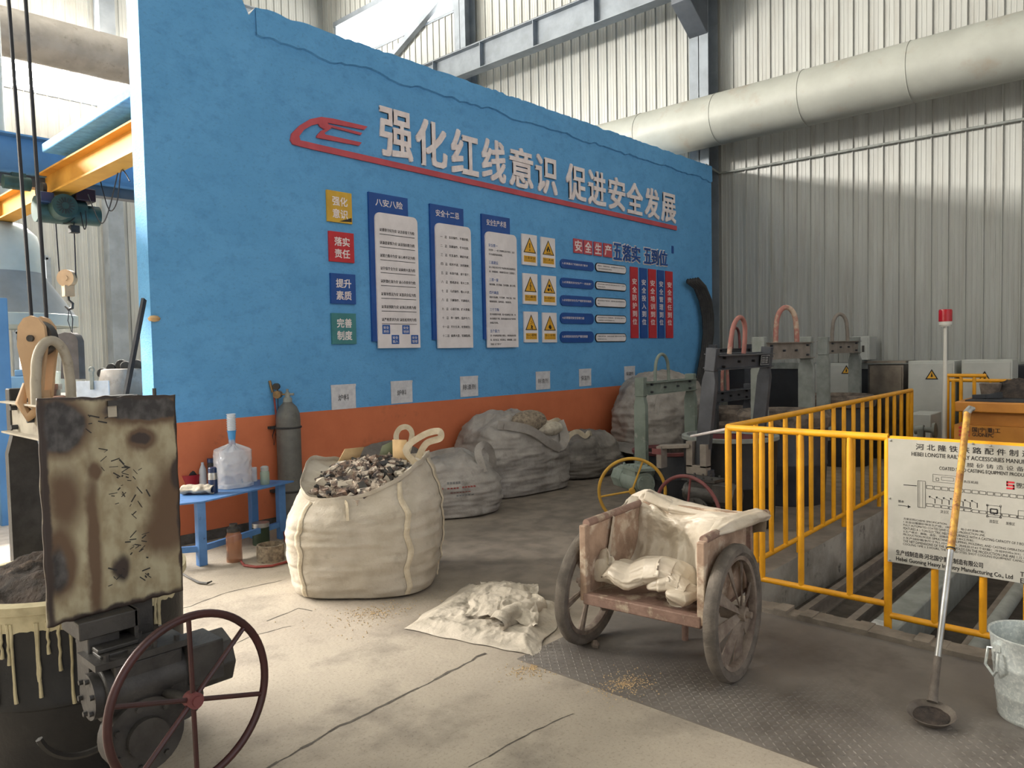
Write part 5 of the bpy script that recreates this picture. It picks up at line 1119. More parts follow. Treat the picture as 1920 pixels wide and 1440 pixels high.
def gearbox(t, x, yo, z, s, m, L):
    # long housing across the trunnion axis with flanges, cover and bolts; L = local to place matrix
    b = MB(L); b.tube([(x, yo - .17 * s, z), (x, yo + .10 * s, z)], .092 * s, 24); b.box((x, yo - .03 * s, z + .02 * s), (.15 * s, .22 * s, .16 * s)); b.build('gear_housing', m, t, bevel=.006)
    b = MB(L); b.tube([(x, yo - .20 * s, z), (x, yo - .17 * s, z)], .075 * s, 24)
    for k in range(6): a = k * PI / 3 + .3; b.tube([(x + math.cos(a) * .058 * s, yo - .212 * s, z + math.sin(a) * .058 * s), (x + math.cos(a) * .058 * s, yo - .195 * s, z + math.sin(a) * .058 * s)], .009 * s, 6)
    b.build('end_flange', m, t)
    b = MB(L); b.tube([(x + .02 * s, yo - .06 * s, z - .15 * s), (x + .10 * s, yo - .06 * s, z - .15 * s)], .125 * s, 28); b.tube([(x + .10 * s, yo - .06 * s, z - .15 * s), (x + .125 * s, yo - .06 * s, z - .15 * s)], .065 * s, 24)
    for k in range(7): a = k * 2 * PI / 7; b.tube([(x + .1 * s, yo - .06 * s + math.cos(a) * .10 * s, z - .15 * s + math.sin(a) * .10 * s), (x + .112 * s, yo - .06 * s + math.cos(a) * .10 * s, z - .15 * s + math.sin(a) * .10 * s)], .010 * s, 6)
    b.build('worm_cover', m, t)
    b = MB(L); b.tube([(x, yo + .10 * s, z), (x, yo + .26 * s, z)], .10 * s, 8); b.box((x + .03 * s, yo + .15 * s, z + .03 * s), (.16 * s, .12 * s, .14 * s)); b.build('brake_box', m, t, bevel=.005)
    b = MB(L)
    b.box((x, yo - .05 * s, z + .115 * s), (.17 * s, .30 * s, .022 * s))
    for k in range(4):
        for q in (-1, 1): b.tube([(x + q * .065 * s, yo - .16 * s + .075 * s * k, z + .12 * s), (x + q * .065 * s, yo - .16 * s + .075 * s * k, z + .145 * s)], .010 * s, 6)
    b.build('top_cover', m, t)
def ladle(label, c, rz, a, R, rim, bt, bh, mf, mb='black_iron', ml='maroon_in', loop=(.09, .30, .02), mloop='loop_pink', mpost=None, tilt=0.0, pw=.10, wheel=None, gear=None, plate=True, mrim=None, crusty=False, bolts=4):
    t = thing('casting_ladle', label, 'ladle', (c[0], c[1], 0), rz, 'casting ladles'); L = TR(c[0], c[1], 0, rz); mpost = mpost or mf
    def wob(a_, z): return 1 + .01 * nz(math.cos(a_) * 2, math.sin(a_) * 2, z * 3)
    b = MB(L); b.lathe([(0, 0), (R * .90, 0), (R * .93, .02), (R * .97, rim * .45), (R * .985, rim * .46), (R * .985, rim * .49), (R * .975, rim * .5), (R, rim - .03)], 56, 0, None, True, False, wob); b.build('shell', mb, t)
    b = MB(L); b.lathe([(R, rim - .035), (R * 1.035, rim - .03), (R * 1.035, rim), (R * .93, rim + .004), (R * .90, rim - .03)], 56, 0, None, False, False, wob); b.build('rim', mrim or mloop, t)
    b = MB(L); b.lathe([(R * .935, rim), (R * .88, rim * .75), (R * .84, rim * .5), (0, rim * .45)], 48, 0, None, False, False, wob); b.build('lining', ml, t)
    if crusty:
        b = MB(L); b.lathe([(R * 1.0, rim - .10), (R * 1.10, rim - .08), (R * 1.13, rim + .02), (R * 1.02, rim + .07), (R * .85, rim + .03), (R * .8, rim - .05)], 64, 0, None, False, False, lambda a_, z: 1 + .07 * nz(math.cos(a_) * 3, math.sin(a_) * 3, z * 7)); b.build('skull_crust', 'crust', t)
    TI = Matrix.Translation((0, 0, rim * .6)) @ Matrix.Rotation(tilt, 4, 'X') @ Matrix.Translation((0, 0, -rim * .6)); LT = L @ TI
    zt = bt - bh
    for s in (-1, 1):
        b = MB(LT); b.prism([(-pw / 2, rim * .42), (pw / 2, rim * .42), (pw / 2, zt - .10), (pw * .30, zt), (-pw * .30, zt), (-pw / 2, zt - .10)], -.028, .028, 0, frame((s * a, 0, 0), (0, 1, 0), (0, 0, 1), (1, 0, 0))); b.box((s * a, 0, bt - bh / 2 + .02), (.07, pw * .8, bh + .07)); b.build('post', mpost, t, bevel=.006)
    b = MB(LT)
    for q in (-1, 1):
        b.box((0, q * pw * .32, bt - bh / 2), (2 * a - .06, .008, bh)); b.box((0, q * (pw * .32 + .018), bt - .004), (2 * a - .02, .05, .008)); b.box((0, q * (pw * .32 + .018), bt - bh + .004), (2 * a - .02, .05, .008))
    b.build('cross_beam', mf, t)
    b = MB(LT)
    for k in range(bolts):
        for q in (-1, 1):
            for zz in ((-.3, .3) if k in (0, bolts - 1) else (0,)):
                x = -a + .12 + (2 * a - .24) * k / (bolts - 1); b.tube([(x, q * (pw * .32), bt - bh / 2 + zz * bh), (x, q * (pw * .32 + .03), bt - bh / 2 + zz * bh)], .012, 6)
    b.build('beam_bolt', 'frame_dark' if mf != 'frame_dark' else 'black_iron', t)
    if loop:
        b = MB(LT @ Matrix.Translation((loop[3] if len(loop) > 3 else 0, 0, bt))); b.M = b.M @ Matrix.Rotation(loop[4] if len(loop) > 4 else PI / 2, 4, 'Z')
        P = arch_pts(loop[0], loop[1]); b.tube([tuple(p) for p in P], loop[2], 12); b.build('lifting_loop', mloop, t)
    if gear: gearbox(t, -a - .13, gear[0], gear[1], gear[2], gear[3], L)
    for s in (-1, 1):
        b = MB(L); b.tube([(s * R * .9, 0, rim * .62), (s * (a + .06), 0, rim * .62)], .05, 16); b.box((s * (a - .0), 0, rim * .60), (.10, pw * 1.7, .16))
        b.build('trunnion', mpost, t, bevel=.005)
    if wheel:
        q = L @ Vector((-a - wheel[0], wheel[1], wheel[2])); ax = L.to_3x3() @ Vector((-1, 0, 0)); b = MB(); b.cyl(q - ax * (wheel[0] - .1), q, .014); b.build('wheel_shaft', 'gear_iron', t)
        handwheel(t, q, (ax + Vector(wheel[6] if len(wheel) > 6 else (0, 0, 0))), wheel[3], wheel[4], wheel[5], r=.014, a0=wheel[7] if len(wheel) > 7 else 0)
    return t, L, LT
# black ladle with dark frame beside the railing corner
c = D(1368, 800, 6.75)
t2, L2, LT2 = ladle('black ladle with a maroon inside under a leaning dark frame beside the railing corner', (c.x, c.y), 0.02, .56, .41, .80, 1.54, .125, 'frame_dark', loop=(.145, .32, .020, -.10, PI / 2), tilt=.11, pw=.12, wheel=None, mrim='frame_grey', gear=None)
hw = D(1288, 966, 5.6)
handwheel(t2, hw, (-1, .12, 0), .295, 'maroon_dull', 5, r=.014, a0=-.12)
Lg = TR(hw.x + .30, hw.y - .02, 0, 0.0)
gearbox(t2, 0, 0, hw.z + .12, .95, 'gear_iron', Lg @ Matrix.Rotation(PI, 4, 'Z'))
b = MB(); b.cyl(hw, hw + Vector((.28, 0, .0)), .014); b.build('wheel_shaft', 'gear_iron', t2)
b = MB(); p = Vector((c.x - .58, c.y, .66)); b.bx(p.x - .05, p.x + .03, p.y - .10, p.y - .04, .58, .78); b.bx(p.x - .05, p.x + .03, p.y + .03, p.y + .09, .58, .80); b.bx(p.x - .05, p.x + .03, p.y - .1, p.y + .09, .52, .60)
b.bar(p + Vector((-.02, .06, .10)), p + Vector((-.10, .32, .08)), .10, .03); b.bx(p.x - .15, p.x - .05, p.y + .27, p.y + .32, .56, .75); b.build('trunnion_latch', 'frame_brown', t2, bevel=.004)
b = MB(frame((p.x - .151, p.y + .36, .68), (0, -1, 0), (0, 0, 1), (-1, 0, 0))); b.bx(0, .09, 0, .05, 0, .003); b.build('latch_label', 'maroon_dull', t2)
b = MB(LT2 @ frame((.28, -.0655, 1.435), (1, 0, 0), (0, 0, 1), (0, -1, 0))); b.bx(0, .19, 0, .09, 0, .003, 0); b.bx(.004, .186, .004, .086, .003, .0035, 1)
for k in range(4): b.bx(.02, .085, .018 + .016 * k, .024 + .016 * k, .0036, .004, 0); b.bx(.10, .15, .018 + .016 * k, .024 + .016 * k, .0036, .004, 0)
b.build('rating_plate', ['lead_white', 'void_dark'], t2)
# green-grey framed ladle with the yellow handwheel
c = D(1252, 880, 7.95)
hw = D(1185, 921, 6.25)
t1, L1, LT1 = ladle('grey ladle with a pale green frame and a yellow handwheel by the far sheets', (c.x, c.y), .02, .52, .36, .52, 1.25, .125, 'frame_green', mb='frame_dark', ml='slag', mrim='maroon_dull', mloop='frame_green', loop=(.14, .28, .017, -.10, PI / 2), pw=.13, bolts=4)
handwheel(t1, hw, (-.8, -.6, 0), .275, 'wheel_yellow', 3, r=.014, a0=-.35)
Lg = TR(hw.x + .26, hw.y + .14, 0, -.5)
gearbox(t1, 0, 0, hw.z + .04, 1.05, 'frame_green', Lg)
b = MB(); b.cyl(hw, hw + Vector((.24, .12, 0)), .014); b.build('wheel_shaft', 'gear_iron', t1)
# row behind
def ladle_px(label, l, r, dl, dr, ytop, **k):
    p, q = D(l, ytop, dl), D(r, ytop, dr); c = (p + q) / 2; rz = math.atan2(q.y - p.y, q.x - p.x); return ladle(label, (c.x, c.y), rz, (q - p).to_2d().length / 2, **k)
ladle_px('crusted ladle in a bolted grey frame with a half pink loop', 1424, 1512, 7.3, 8.05, 645, R=.42, rim=.86, bt=1.63, bh=.17, mf='frame_brown', mpost='frame_grey', loop=(.115, .36, .026, .05, .9), mloop='loop_pink', pw=.16, crusty=True, mb='frame_dark', ml='slag')
t, L, LT = ladle_px('crusted ladle in a bolted grey frame with a brown loop, farthest right', 1544, 1603, 9.6, 10.3, 643, R=.40, rim=.86, bt=1.64, bh=.16, mf='frame_brown', mpost='frame_grey', loop=(.10, .36, .024, .0, .7), mloop='frame_brown', pw=.16, crusty=True, mb='frame_dark', ml='slag')
ladle_px('small low black framed ladle with a thin pink loop seen under the dark beam', 1338, 1402, 8.4, 9.0, 732, R=.34, rim=.62, bt=1.09, bh=.12, mf='frame_dark', loop=(.07, .30, .018, -.15, PI / 2), mloop='loop_pink', pw=.10, crusty=True, mb='frame_dark', ml='slag')
ladle_px('black framed ladle with a maroon loop right behind the leaning dark frame', 1337, 1405, 9.7, 10.5, 655, R=.38, rim=.70, bt=1.57, bh=.14, mf='frame_dark', loop=(.115, .28, .018, .12, PI / 2), mloop='maroon_dull', pw=.12, crusty=True, mb='frame_dark', ml='slag')
b = MB(); b.cyl(D(1296, 818, 6.3), D(1366, 804, 5.62), .011); tag(b.build('pale_rod', 'letter_white'), 'thin bright white rod between the leaning dark frame and the railing corner', 'rod')
# dark curved hoses standing at the end of the blue wall
t = thing('hose_bundle', 'bundle of dark bent strips hanging on the right end of the blue wall', 'hoses', (11.8, 6.15, .3))
for k in range(5):
    P = [PY(*q, 6.22 - .02 * k) + Vector((.03 * k, 0, 0)) for q in ((1289 + 3 * k, 527 - k), (1303 + 3 * k, 538), (1313 + 3 * k, 562), (1319 + 2.5 * k, 592), (1321 + 2 * k, 625), (1317 + 2 * k, 660), (1308 + 2 * k, 710), (1302 + k, 770), (1300 + k, 826))]
    b = MB(); b.tube(P, .045, 8, sx=.6); b.build('bent_strip', 'rubber', t, smooth=2)

# ================================================================ foreground ladle
FC = (1.0, 3.42); RIM = .715; RL = .42; A = .62
t, L, LT = ladle('black foreground ladle with a scorched heat shield and large dark red handwheel', FC, -PI / 2, A, RL, RIM, 1.415, .145, 'cream_steel', mb='black_iron', ml='slag', mrim='drip_cream', loop=(.066, .265, .0205, -.13, 0), mloop='cream_steel', pw=.13, mpost='gear_iron', bolts=5)
b = MB(); b.grid(lambda u, v: (FC[0] + RL * .9 * v * math.cos(2 * PI * u), FC[1] + RL * .9 * v * math.sin(2 * PI * u), RIM - .05 + .13 * (1 - v) ** .6 + .05 * ridge(v * math.cos(2 * PI * u) * 2.5, v * math.sin(2 * PI * u) * 2.5, 1)), 70, 30, 0, wrap=True)
b.build('slag_cover', 'slag', t, smooth=.9)
b = MB(); rnd = random.Random(9)
def onshell(a, z, w): 
    r = RL * (.975 + .025 * (z - RIM * .5) / (RIM * .5)) + .004
    return (FC[0] + math.cos(a) * (r + w), FC[1] + math.sin(a) * (r + w), z)
band = [(-2.9 + .03 * k) for k in range(70)]
for k in range(len(band) - 1):
    a0, a1 = band[k], band[k + 1]; l0, l1 = .07 + .05 * abs(nz(k * .23, 1, 0)), .07 + .05 * abs(nz((k + 1) * .23, 1, 0))
    b.add([onshell(a0, RIM - .02, .003), onshell(a1, RIM - .02, .003), onshell(a1, RIM - .02 - l1, .002), onshell(a0, RIM - .02 - l0, .002)], [(3, 2, 1, 0)])
for k in range(26):
    a = -2.9 + 2.0 * rnd.random(); l = rnd.uniform(.1, .34); P = [onshell(a + .012 * nz(j * .7, k, 0), RIM - .06 - l * j / 8, .002) for j in range(9)]
    b.tube(P, [.007, .006, .006, .005, .005, .005, .005, .006, .007], 6)
b.build('cream_drips', 'drip_cream', t)
# scorched heat shield plate
px0, px1, PZ0, PZ1 = .712, 1.170, .735, 1.468
N1, N2 = 60, 90
def plate(u, v):
    e = .006
    x = px0 + (px1 - px0) * u + (e * nz(v * 9, 2, 0) if u in (0, 1) else 0); z0 = PZ0 + .006 * nz(u * 14, 4, 1) + .006 * (1 - u); z1 = PZ1 + .005 * nz(u * 12, 8, 1) + .01 * (1 - u) - .005 * u
    return (x, 2.70 + .06 * u + .006 * nz(u * 3, v * 3, 0), z0 + (z1 - z0) * v)
b = MB(); b.grid(plate, N1, N2)
pl = b.build('heat_shield', 'burnt_plate', t, solid=.008, smooth=1)
uvl = pl.data.uv_layers.new(name='UVMap')
for lp in pl.data.loops: i = lp.vertex_index; uvl.data[lp.index].uv = ((i % N1) / (N1 - 1), (i // N1) / (N2 - 1))
def burnt():
    m = bpy.data.materials.new('burnt_shield'); m.use_nodes = True; N, Lk = m.node_tree.nodes, m.node_tree.links; bs = N['Principled BSDF']
    uv = N.new('ShaderNodeUVMap'); n1 = N.new('ShaderNodeTexNoise'); n1.inputs['Scale'].default_value = 9; n1.inputs['Detail'].default_value = 8; Lk.new(uv.outputs[0], n1.inputs['Vector'])
    col = N.new('ShaderNodeMix'); col.data_type = 'RGBA'; col.inputs['A'].default_value = lin((164, 156, 130)); col.inputs['B'].default_value = lin((140, 128, 102))
    r = N.new('ShaderNodeMapRange'); r.inputs['From Min'].default_value = .4; r.inputs['From Max'].default_value = .62; Lk.new(n1.outputs['Fac'], r.inputs['Value']); Lk.new(r.outputs[0], col.inputs['Factor']); cur = col.outputs['Result']
    def add_uv():
        a = N.new('ShaderNodeVectorMath'); a.operation = 'MULTIPLY_ADD'; a.inputs[1].default_value = (.07, .05, 0); s_ = N.new('ShaderNodeVectorMath'); s_.operation = 'SUBTRACT'; s_.inputs[1].default_value = (.5, .5, .5)
        Lk.new(n1.outputs['Color'], s_.inputs[0]); Lk.new(s_.outputs[0], a.inputs[0]); Lk.new(uv.outputs[0], a.inputs[2]); return a.outputs[0]
    wuv = add_uv()
    n2 = N.new('ShaderNodeTexNoise'); n2.inputs['Scale'].default_value = 11; n2.inputs['Detail'].default_value = 9; Lk.new(uv.outputs[0], n2.inputs['Vector'])
    grey = N.new('ShaderNodeMix'); grey.data_type = 'RGBA'; grey.inputs['A'].default_value = lin((50, 48, 49)); grey.inputs['B'].default_value = lin((118, 116, 114))
    r2 = N.new('ShaderNodeMapRange'); r2.inputs['From Min'].default_value = .42; r2.inputs['From Max'].default_value = .95; Lk.new(n2.outputs['Fac'], r2.inputs['Value']); Lk.new(r2.outputs[0], grey.inputs['Factor'])
    brown, dark = lin((94, 74, 56)), lin((56, 46, 42))
    for cx, cy, rx, ry, soft, c_ in ((.12, .87, .24, .145, .5, brown), (.12, .87, .19, .115, .25, 'g'), (.74, .935, .36, .085, .5, brown), (.74, .94, .31, .06, .2, 'g'), (.72, .79, .12, .06, .6, brown), (.71, .79, .075, .03, .5, dark),
                                (.97, .46, .22, .22, .9, brown), (1.0, .60, .07, .09, .6, dark), (.33, .30, .055, .40, .9, brown), (.10, .27, .12, .17, .6, brown), (.08, .24, .07, .10, .7, 'g'), (.52, .19, .07, .07, .8, dark), (.36, .66, .05, .04, .8, brown), (.86, .32, .18, .12, 1.0, brown), (.15, .55, .12, .14, 1.2, brown), (.02, .5, .035, .7, .8, dark), (.5, .0, .7, .025, .9, dark), (.5, 1.0, .7, .018, .9, dark), (1.0, .5, .02, .7, .9, dark)):
        mp = N.new('ShaderNodeMapping'); mp.vector_type = 'TEXTURE'; mp.inputs['Location'].default_value = (cx, cy, 0); mp.inputs['Scale'].default_value = (rx, ry, 1); Lk.new(wuv, mp.inputs[0])
        sx = N.new('ShaderNodeSeparateXYZ'); Lk.new(mp.outputs[0], sx.inputs[0]); cx_ = N.new('ShaderNodeCombineXYZ'); Lk.new(sx.outputs[0], cx_.inputs[0]); Lk.new(sx.outputs[1], cx_.inputs[1])
        ln = N.new('ShaderNodeVectorMath'); ln.operation = 'LENGTH'; Lk.new(cx_.outputs[0], ln.inputs[0])
        rr = N.new('ShaderNodeMapRange'); rr.interpolation_type = 'SMOOTHSTEP'; rr.inputs['From Min'].default_value = 1 + soft * .4; rr.inputs['From Max'].default_value = 1 - soft * .5; Lk.new(ln.outputs['Value'], rr.inputs['Value'])
        mx_ = N.new('ShaderNodeMix'); mx_.data_type = 'RGBA'; Lk.new(cur, mx_.inputs['A']); Lk.new(rr.outputs[0], mx_.inputs['Factor'])
        if c_ == 'g': Lk.new(grey.outputs['Result'], mx_.inputs['B'])
        else: mx_.inputs['B'].default_value = c_
        cur = mx_.outputs['Result']
    Lk.new(cur, bs.inputs['Base Color']); bs.inputs['Roughness'].default_value = .5; bs.inputs['Metallic'].default_value = .15
    bp = N.new('ShaderNodeBump'); bp.inputs['Strength'].default_value = .25; bp.inputs['Distance'].default_value = .004; Lk.new(n2.outputs['Fac'], bp.inputs['Height']); Lk.new(bp.outputs[0], bs.inputs['Normal'])
    MATS['burnt_shield'] = m; return m
pl.data.materials[0] = burnt()
b = MB(); rnd = random.Random(4)
for cu, cv, n, sp_ in ((.34, .9, 7, .05), (.46, .7, 8, .06), (.55, .53, 12, .07), (.60, .62, 10, .04), (.66, .28, 14, .05), (.5, .16, 6, .03), (.72, .47, 4, .08), (.72, .12, 5, .03)):
    for k in range(n):
        u, v = cu + rnd.gauss(0, sp_), cv + rnd.gauss(0, sp_ * .55); a = rnd.choice((-.5, .2, -1.0, .7)) + rnd.gauss(0, .2); l = rnd.uniform(.003, .016); w = rnd.uniform(.0006, .0026)
        x, y, z = plate(min(.97, max(.03, u)), min(.97, max(.03, v))); ca, sa = math.cos(a), math.sin(a); y -= .006
        b.add([(x - ca * l - sa * w, y, z - sa * l + ca * w), (x + ca * l - sa * w, y, z + sa * l + ca * w), (x + ca * l + sa * w, y, z + sa * l - ca * w), (x - ca * l + sa * w, y, z - sa * l - ca * w)], [(0, 1, 2, 3)])
b.build('scratch_mark', 'scratch', t)['kind'] = 'stuff'
x, y, z = plate(.50, .945); b = MB(); b.bx(x - .014, x + .014, y - .008, y - .004, z - .03, z + .012, 0); b.bx(x - .016, x + .026, y - .018, y - .004, z + .008, z + .026, 1); b.build('hanging_slot', ['cream_steel', 'gear_iron'], t)
# brackets, gear and wheel on the near trunnion
b = MB(); b.bx(.79, .98, 2.66, 2.84, .68, .74); b.bx(.82, .92, 2.68, 2.80, .5, .68); b.bx(.83, .96, 2.62, 2.72, .635, .65); b.bx(.96, .975, 2.66, 2.84, .2, .74); b.bx(.83, .98, 2.60, 2.84, .62, .635); b.build('mount_bracket', 'gear_iron', t, bevel=.004)
gearbox(t, -A + .0, 0, 0, .01, 'gear_iron', L) if False else None
Lg = TR(1.0, 2.64, 0, -PI / 2)
gearbox(t, 0, 0, .50, 1.0, 'gear_iron', Lg)
b = MB(); b.tube([(1.07, 2.62, .42), (1.07, 2.55, .42)], .07, 24); b.tube([(1.07, 2.6, .40), (1.07, 2.46, .46)], .014, 10); b.build('wheel_shaft', 'gear_iron', t)
b = MB(); b.ring((.86, 2.84, .38), (0, 1, 0), .16, .012, 30, 6, a0=.4, a1=3.6); b.build('gear_guard', 'gear_iron', t)
hw = D(362, 1312, 2.42)
b = MB(); b.cyl(hw, (hw.x - .02, 2.60, .46), .015); b.build('wheel_shaft', 'gear_iron', t)
handwheel(t, hw, (.12, -1, .03), .272, 'maroon', 6, r=.0135, angs=(0, -.85, -PI / 2 - .30, PI, 2.30, PI / 2 - .30), mhub='maroon_dull')
# crane block and cables hooking the foreground ladle
kx, ky = 1.0, 3.62
t = thing('crane_block', 'tan crane pulley block hooked on the foreground ladle handle', 'pulley', (kx, ky, 1.45))
Mb = Matrix.Translation((kx - .03, ky, 0)) @ Matrix.Rotation(.75, 4, 'Z')
for s in (-1, 1):
    b = MB(Mb); b.prism([(-.03, 1.44), (.03, 1.44), (.045, 1.56), (.062, 1.66), (.055, 1.74), (.03, 1.775), (.0, 1.785), (-.03, 1.775), (-.055, 1.74), (-.062, 1.66), (-.045, 1.56)], s * .035 - .008, s * .035 + .008, 0, frame((0, 0, 0), (0, 1, 0), (0, 0, 1), (1, 0, 0))); b.build('cheek_plate', 'pulley_tan', t, bevel=.005)
b = MB(Mb); b.tube([(-.022, 0, 1.69), (.022, 0, 1.69)], .075, 28); b.build('sheave', 'gear_iron', t)
b = MB(Mb); b.tube([(-.055, 0, 1.69), (.055, 0, 1.69)], .014, 14); b.build('axle_pin', 'gear_iron', t)
b = MB(Mb); b.bx(-.045, .045, -.025, .025, 1.40, 1.47); b.build('crosshead', 'pulley_tan', t)
b = MB(Mb); b.tube([(0, 0, 1.40), (0, .05, 1.36), (0, .085, 1.42), (0, .06, 1.50)], [.02, .024, .022, .012], 10); b.build('hook', 'pulley_tan', t)
for q0, q1, lb in (((14, -30), (62, 640), 'left one of two thin black crane cables running up from the tan block'), ((46, -30), (90, 640), 'right one of two thin black crane cables running up from the tan block')):
    b = MB(); b.tube([D(*q0, 3.45), D(*q1, 3.42)], .0085, 8); tag(b.build('crane_cable', 'cable'), lb, 'cable', 'crane cables')

# ================================================================ hoist and the bay behind the blue wall
hy = 9.35; hz = 3.24
t = thing('chain_hoist', 'dark green electric hoist hanging under the yellow girder', 'hoist', (YX, hy, hz))
HS = Matrix.Translation((YX, hy, hz)) @ Matrix.Scale(.74, 4)
b = MB(HS); b.tube([(-.30, -.05, 0), (.36, -.05, 0)], .19, 28); b.build('drum_case', 'hoist_green', t)
b = MB(HS); b.tube([(-.02, -.46, .02), (-.02, -.05, .02)], .17, 28)
for k in range(16):
    a = 2 * PI * k / 16; b.bar((-.02 + math.cos(a) * .05, -.465, .02 + math.sin(a) * .05), (-.02 + math.cos(a) * .12, -.465, .02 + math.sin(a) * .12), .012, .012, 1)
b.build('hoist_motor', ['hoist_green', 'rubber'], t)
b = MB(HS); b.tube([(.36, -.05, -.02), (.56, -.05, -.02)], .15, 24); b.build('gear_end', 'hoist_green', t)
b = MB(HS); b.tube([(-.66, .05, .36), (-.32, .05, .36)], .10, 20); b.bx(-.56, -.38, .0, .1, .44, .5); b.build('travel_motor', 'hoist_green', t)
for x in (-.19, .19):
    for y in (-.1, .14):
        b = MB(HS); b.tube([(x - .025, y, .30), (x + .025, y, .30)], .085, 18); b.build('trolley_wheel', 'gear_iron', t)
b = MB(HS); b.bx(.2, .48, -.22, .1, .17, .36, 0); b.build('control_box', 'maroon', t, bevel=.01)
b = MB(HS); b.bx(-.32, -.14, -.4, -.2, .05, .2, 0); b.build('junction_box', 'navy', t, bevel=.01)
bk = D(127, 522, 8.3)
t = thing('hook_block', 'tan hook block with a round sheave hanging from the hoist wires', 'hook', (bk.x, bk.y, bk.z - .3))
b = MB(); b.cyl(bk - FWD * .05, bk + FWD * .03, .095, None, 28); b.build('sheave_cover', 'pulley_tan', t)
b = MB(); b.cyl(bk - FWD * .056, bk - FWD * .05, .03, None, 16); b.box(tuple(bk + Vector((0, 0, -.14))), (.10, .10, .12)); b.build('yoke', 'pulley_tan', t)
b = MB(); q = bk + Vector((0, 0, -.2)); b.tube([q, q + Vector((0, 0, -.04)), q + RGT * .04 + Vector((0, 0, -.08)), q + RGT * .035 + Vector((0, 0, -.13)), q - RGT * .01 + Vector((0, 0, -.145)), q - RGT * .045 + Vector((0, 0, -.11))], [.012, .014, .018, .018, .015, .008], 10); b.build('hook', 'gear_iron', t)
for s, q in ((-1, (104, 412)), (1, (138, 404))):
    b = MB(); b.tube([D(*q, 8.35), bk + RGT * (.09 * s)], .008, 6); tag(b.build('hoist_wire', 'cable'), '%s hoist wire from the drum down to the tan hook block' % ('left' if s < 0 else 'right'), 'wire', 'hoist wires')
b = MB(); q = bk + Vector((0, 0, -.33)); b.tube([q, q + RGT * .035 + Vector((0, 0, -.12)), q + RGT * .02 + Vector((0, 0, -.28)), q - RGT * .02 + Vector((0, 0, -.14))], .006, 6, closed=True); e = D(135, 628, 8.3); b.tube([q + RGT * .02 + Vector((0, 0, -.27)), e], .009, 6)
tag(b.build('wire_sling', 'cable'), 'thin wire sling hanging on the hook of the hoist', 'sling')
b = MB(); T = frame(D(105, 712, 8.3), tuple(RGT), (0, 0, 1), tuple(-FWD)); k = 8.3 / F
b.prism([(x * k, y * k) for x, y in ((15, 2), (50, 0), (50, 72), (46, 82), (38, 87), (26, 88), (0, 80), (0, 74), (14, 68), (20, 66))], -.06, .06, 0, T); tag(b.build('lifting_tongs', 'tongs_dark', bevel=.012), 'dark rounded steel clamp hanging from the wire sling above the deck', 'clamp')
for P, lb in (([(165, 365, 8.3), (190, 430, 8.0), (205, 395, 7.6), (225, 306, 7.2)], 'first thin cable loop hanging under the yellow girder near the wall edge'), ([(188, 338, 7.9), (205, 405, 7.7), (222, 380, 7.4), (226, 306, 7.2), (246, 345, 6.9)], 'second thin cable loop hanging under the yellow girder near the wall edge'), ([(104, 402, 8.3), (118, 422, 8.25), (136, 415, 8.25), (148, 395, 8.3)], 'short cable loop drooping under the hoist drum'), ([(150, 392, 8.3), (158, 436, 8.25), (163, 420, 8.25), (160, 392, 8.3)], 'narrow cable loop drooping right of the hoist')):
    b = MB(); Pv = [D(*q) for q in P]; Q = []
    for i in range(len(Pv) - 1):
        for j in range(8): Q.append(Pv[i].lerp(Pv[i + 1], j / 8))
    for _ in range(12): Q = [Q[0]] + [(Q[i - 1] + Q[i] * 2 + Q[i + 1]) / 4 for i in range(1, len(Q) - 1)] + [Q[-1]]
    b.tube(Q, .006, 6); tag(b.build('power_cable', 'cable'), lb, 'cable', 'loose cables')
b = MB(); q = D(139, 430, 8.3); b.box(tuple(q), (.09, .09, .08)); b.tube([q, D(139, 404, 8.3)], .004, 6); tag(b.build('limit_switch', 'rubber'), 'small black box on the right hoist wire', 'switch')
hc = D(-6, 600, 9.9)
t = thing('exhaust_hood', 'grey conical exhaust hood at the left edge above the furnace deck', 'hood', (hc.x, hc.y, 2.0))
zb = D(0, 612, 9.6).z; 
b = MB(TR(hc.x, hc.y, zb)); b.lathe([(.93, 0), (.94, .01), (.94, .15), (.92, .16)], 48, 0, None, False, False); b.build('hood_skirt', 'hood_light', t)
b = MB(TR(hc.x, hc.y, zb)); b.lathe([(.92, .155), (.56, .70), (.56, .72)], 48, 0, None, False, False); b.build('hood_cone', 'hood_grey', t)
b = MB(TR(hc.x, hc.y, zb)); b.lathe([(.56, .72), (.56, .95), (.50, 1.22), (.36, 1.36), (0, 1.42)], 48, 0, None, False, False); q = Vector((0, 0, .98)); b.tube([q - FWD * .3, q - FWD * .62 ], .30, 32); b.build('hood_neck', 'hood_light', t)
b = MB(TR(hc.x, hc.y, zb)); b.tube([(0, 0, 1.3), (0, 0, 8.0 - zb)], .20, 28); b.build('hood_stack', 'hood_light', t)
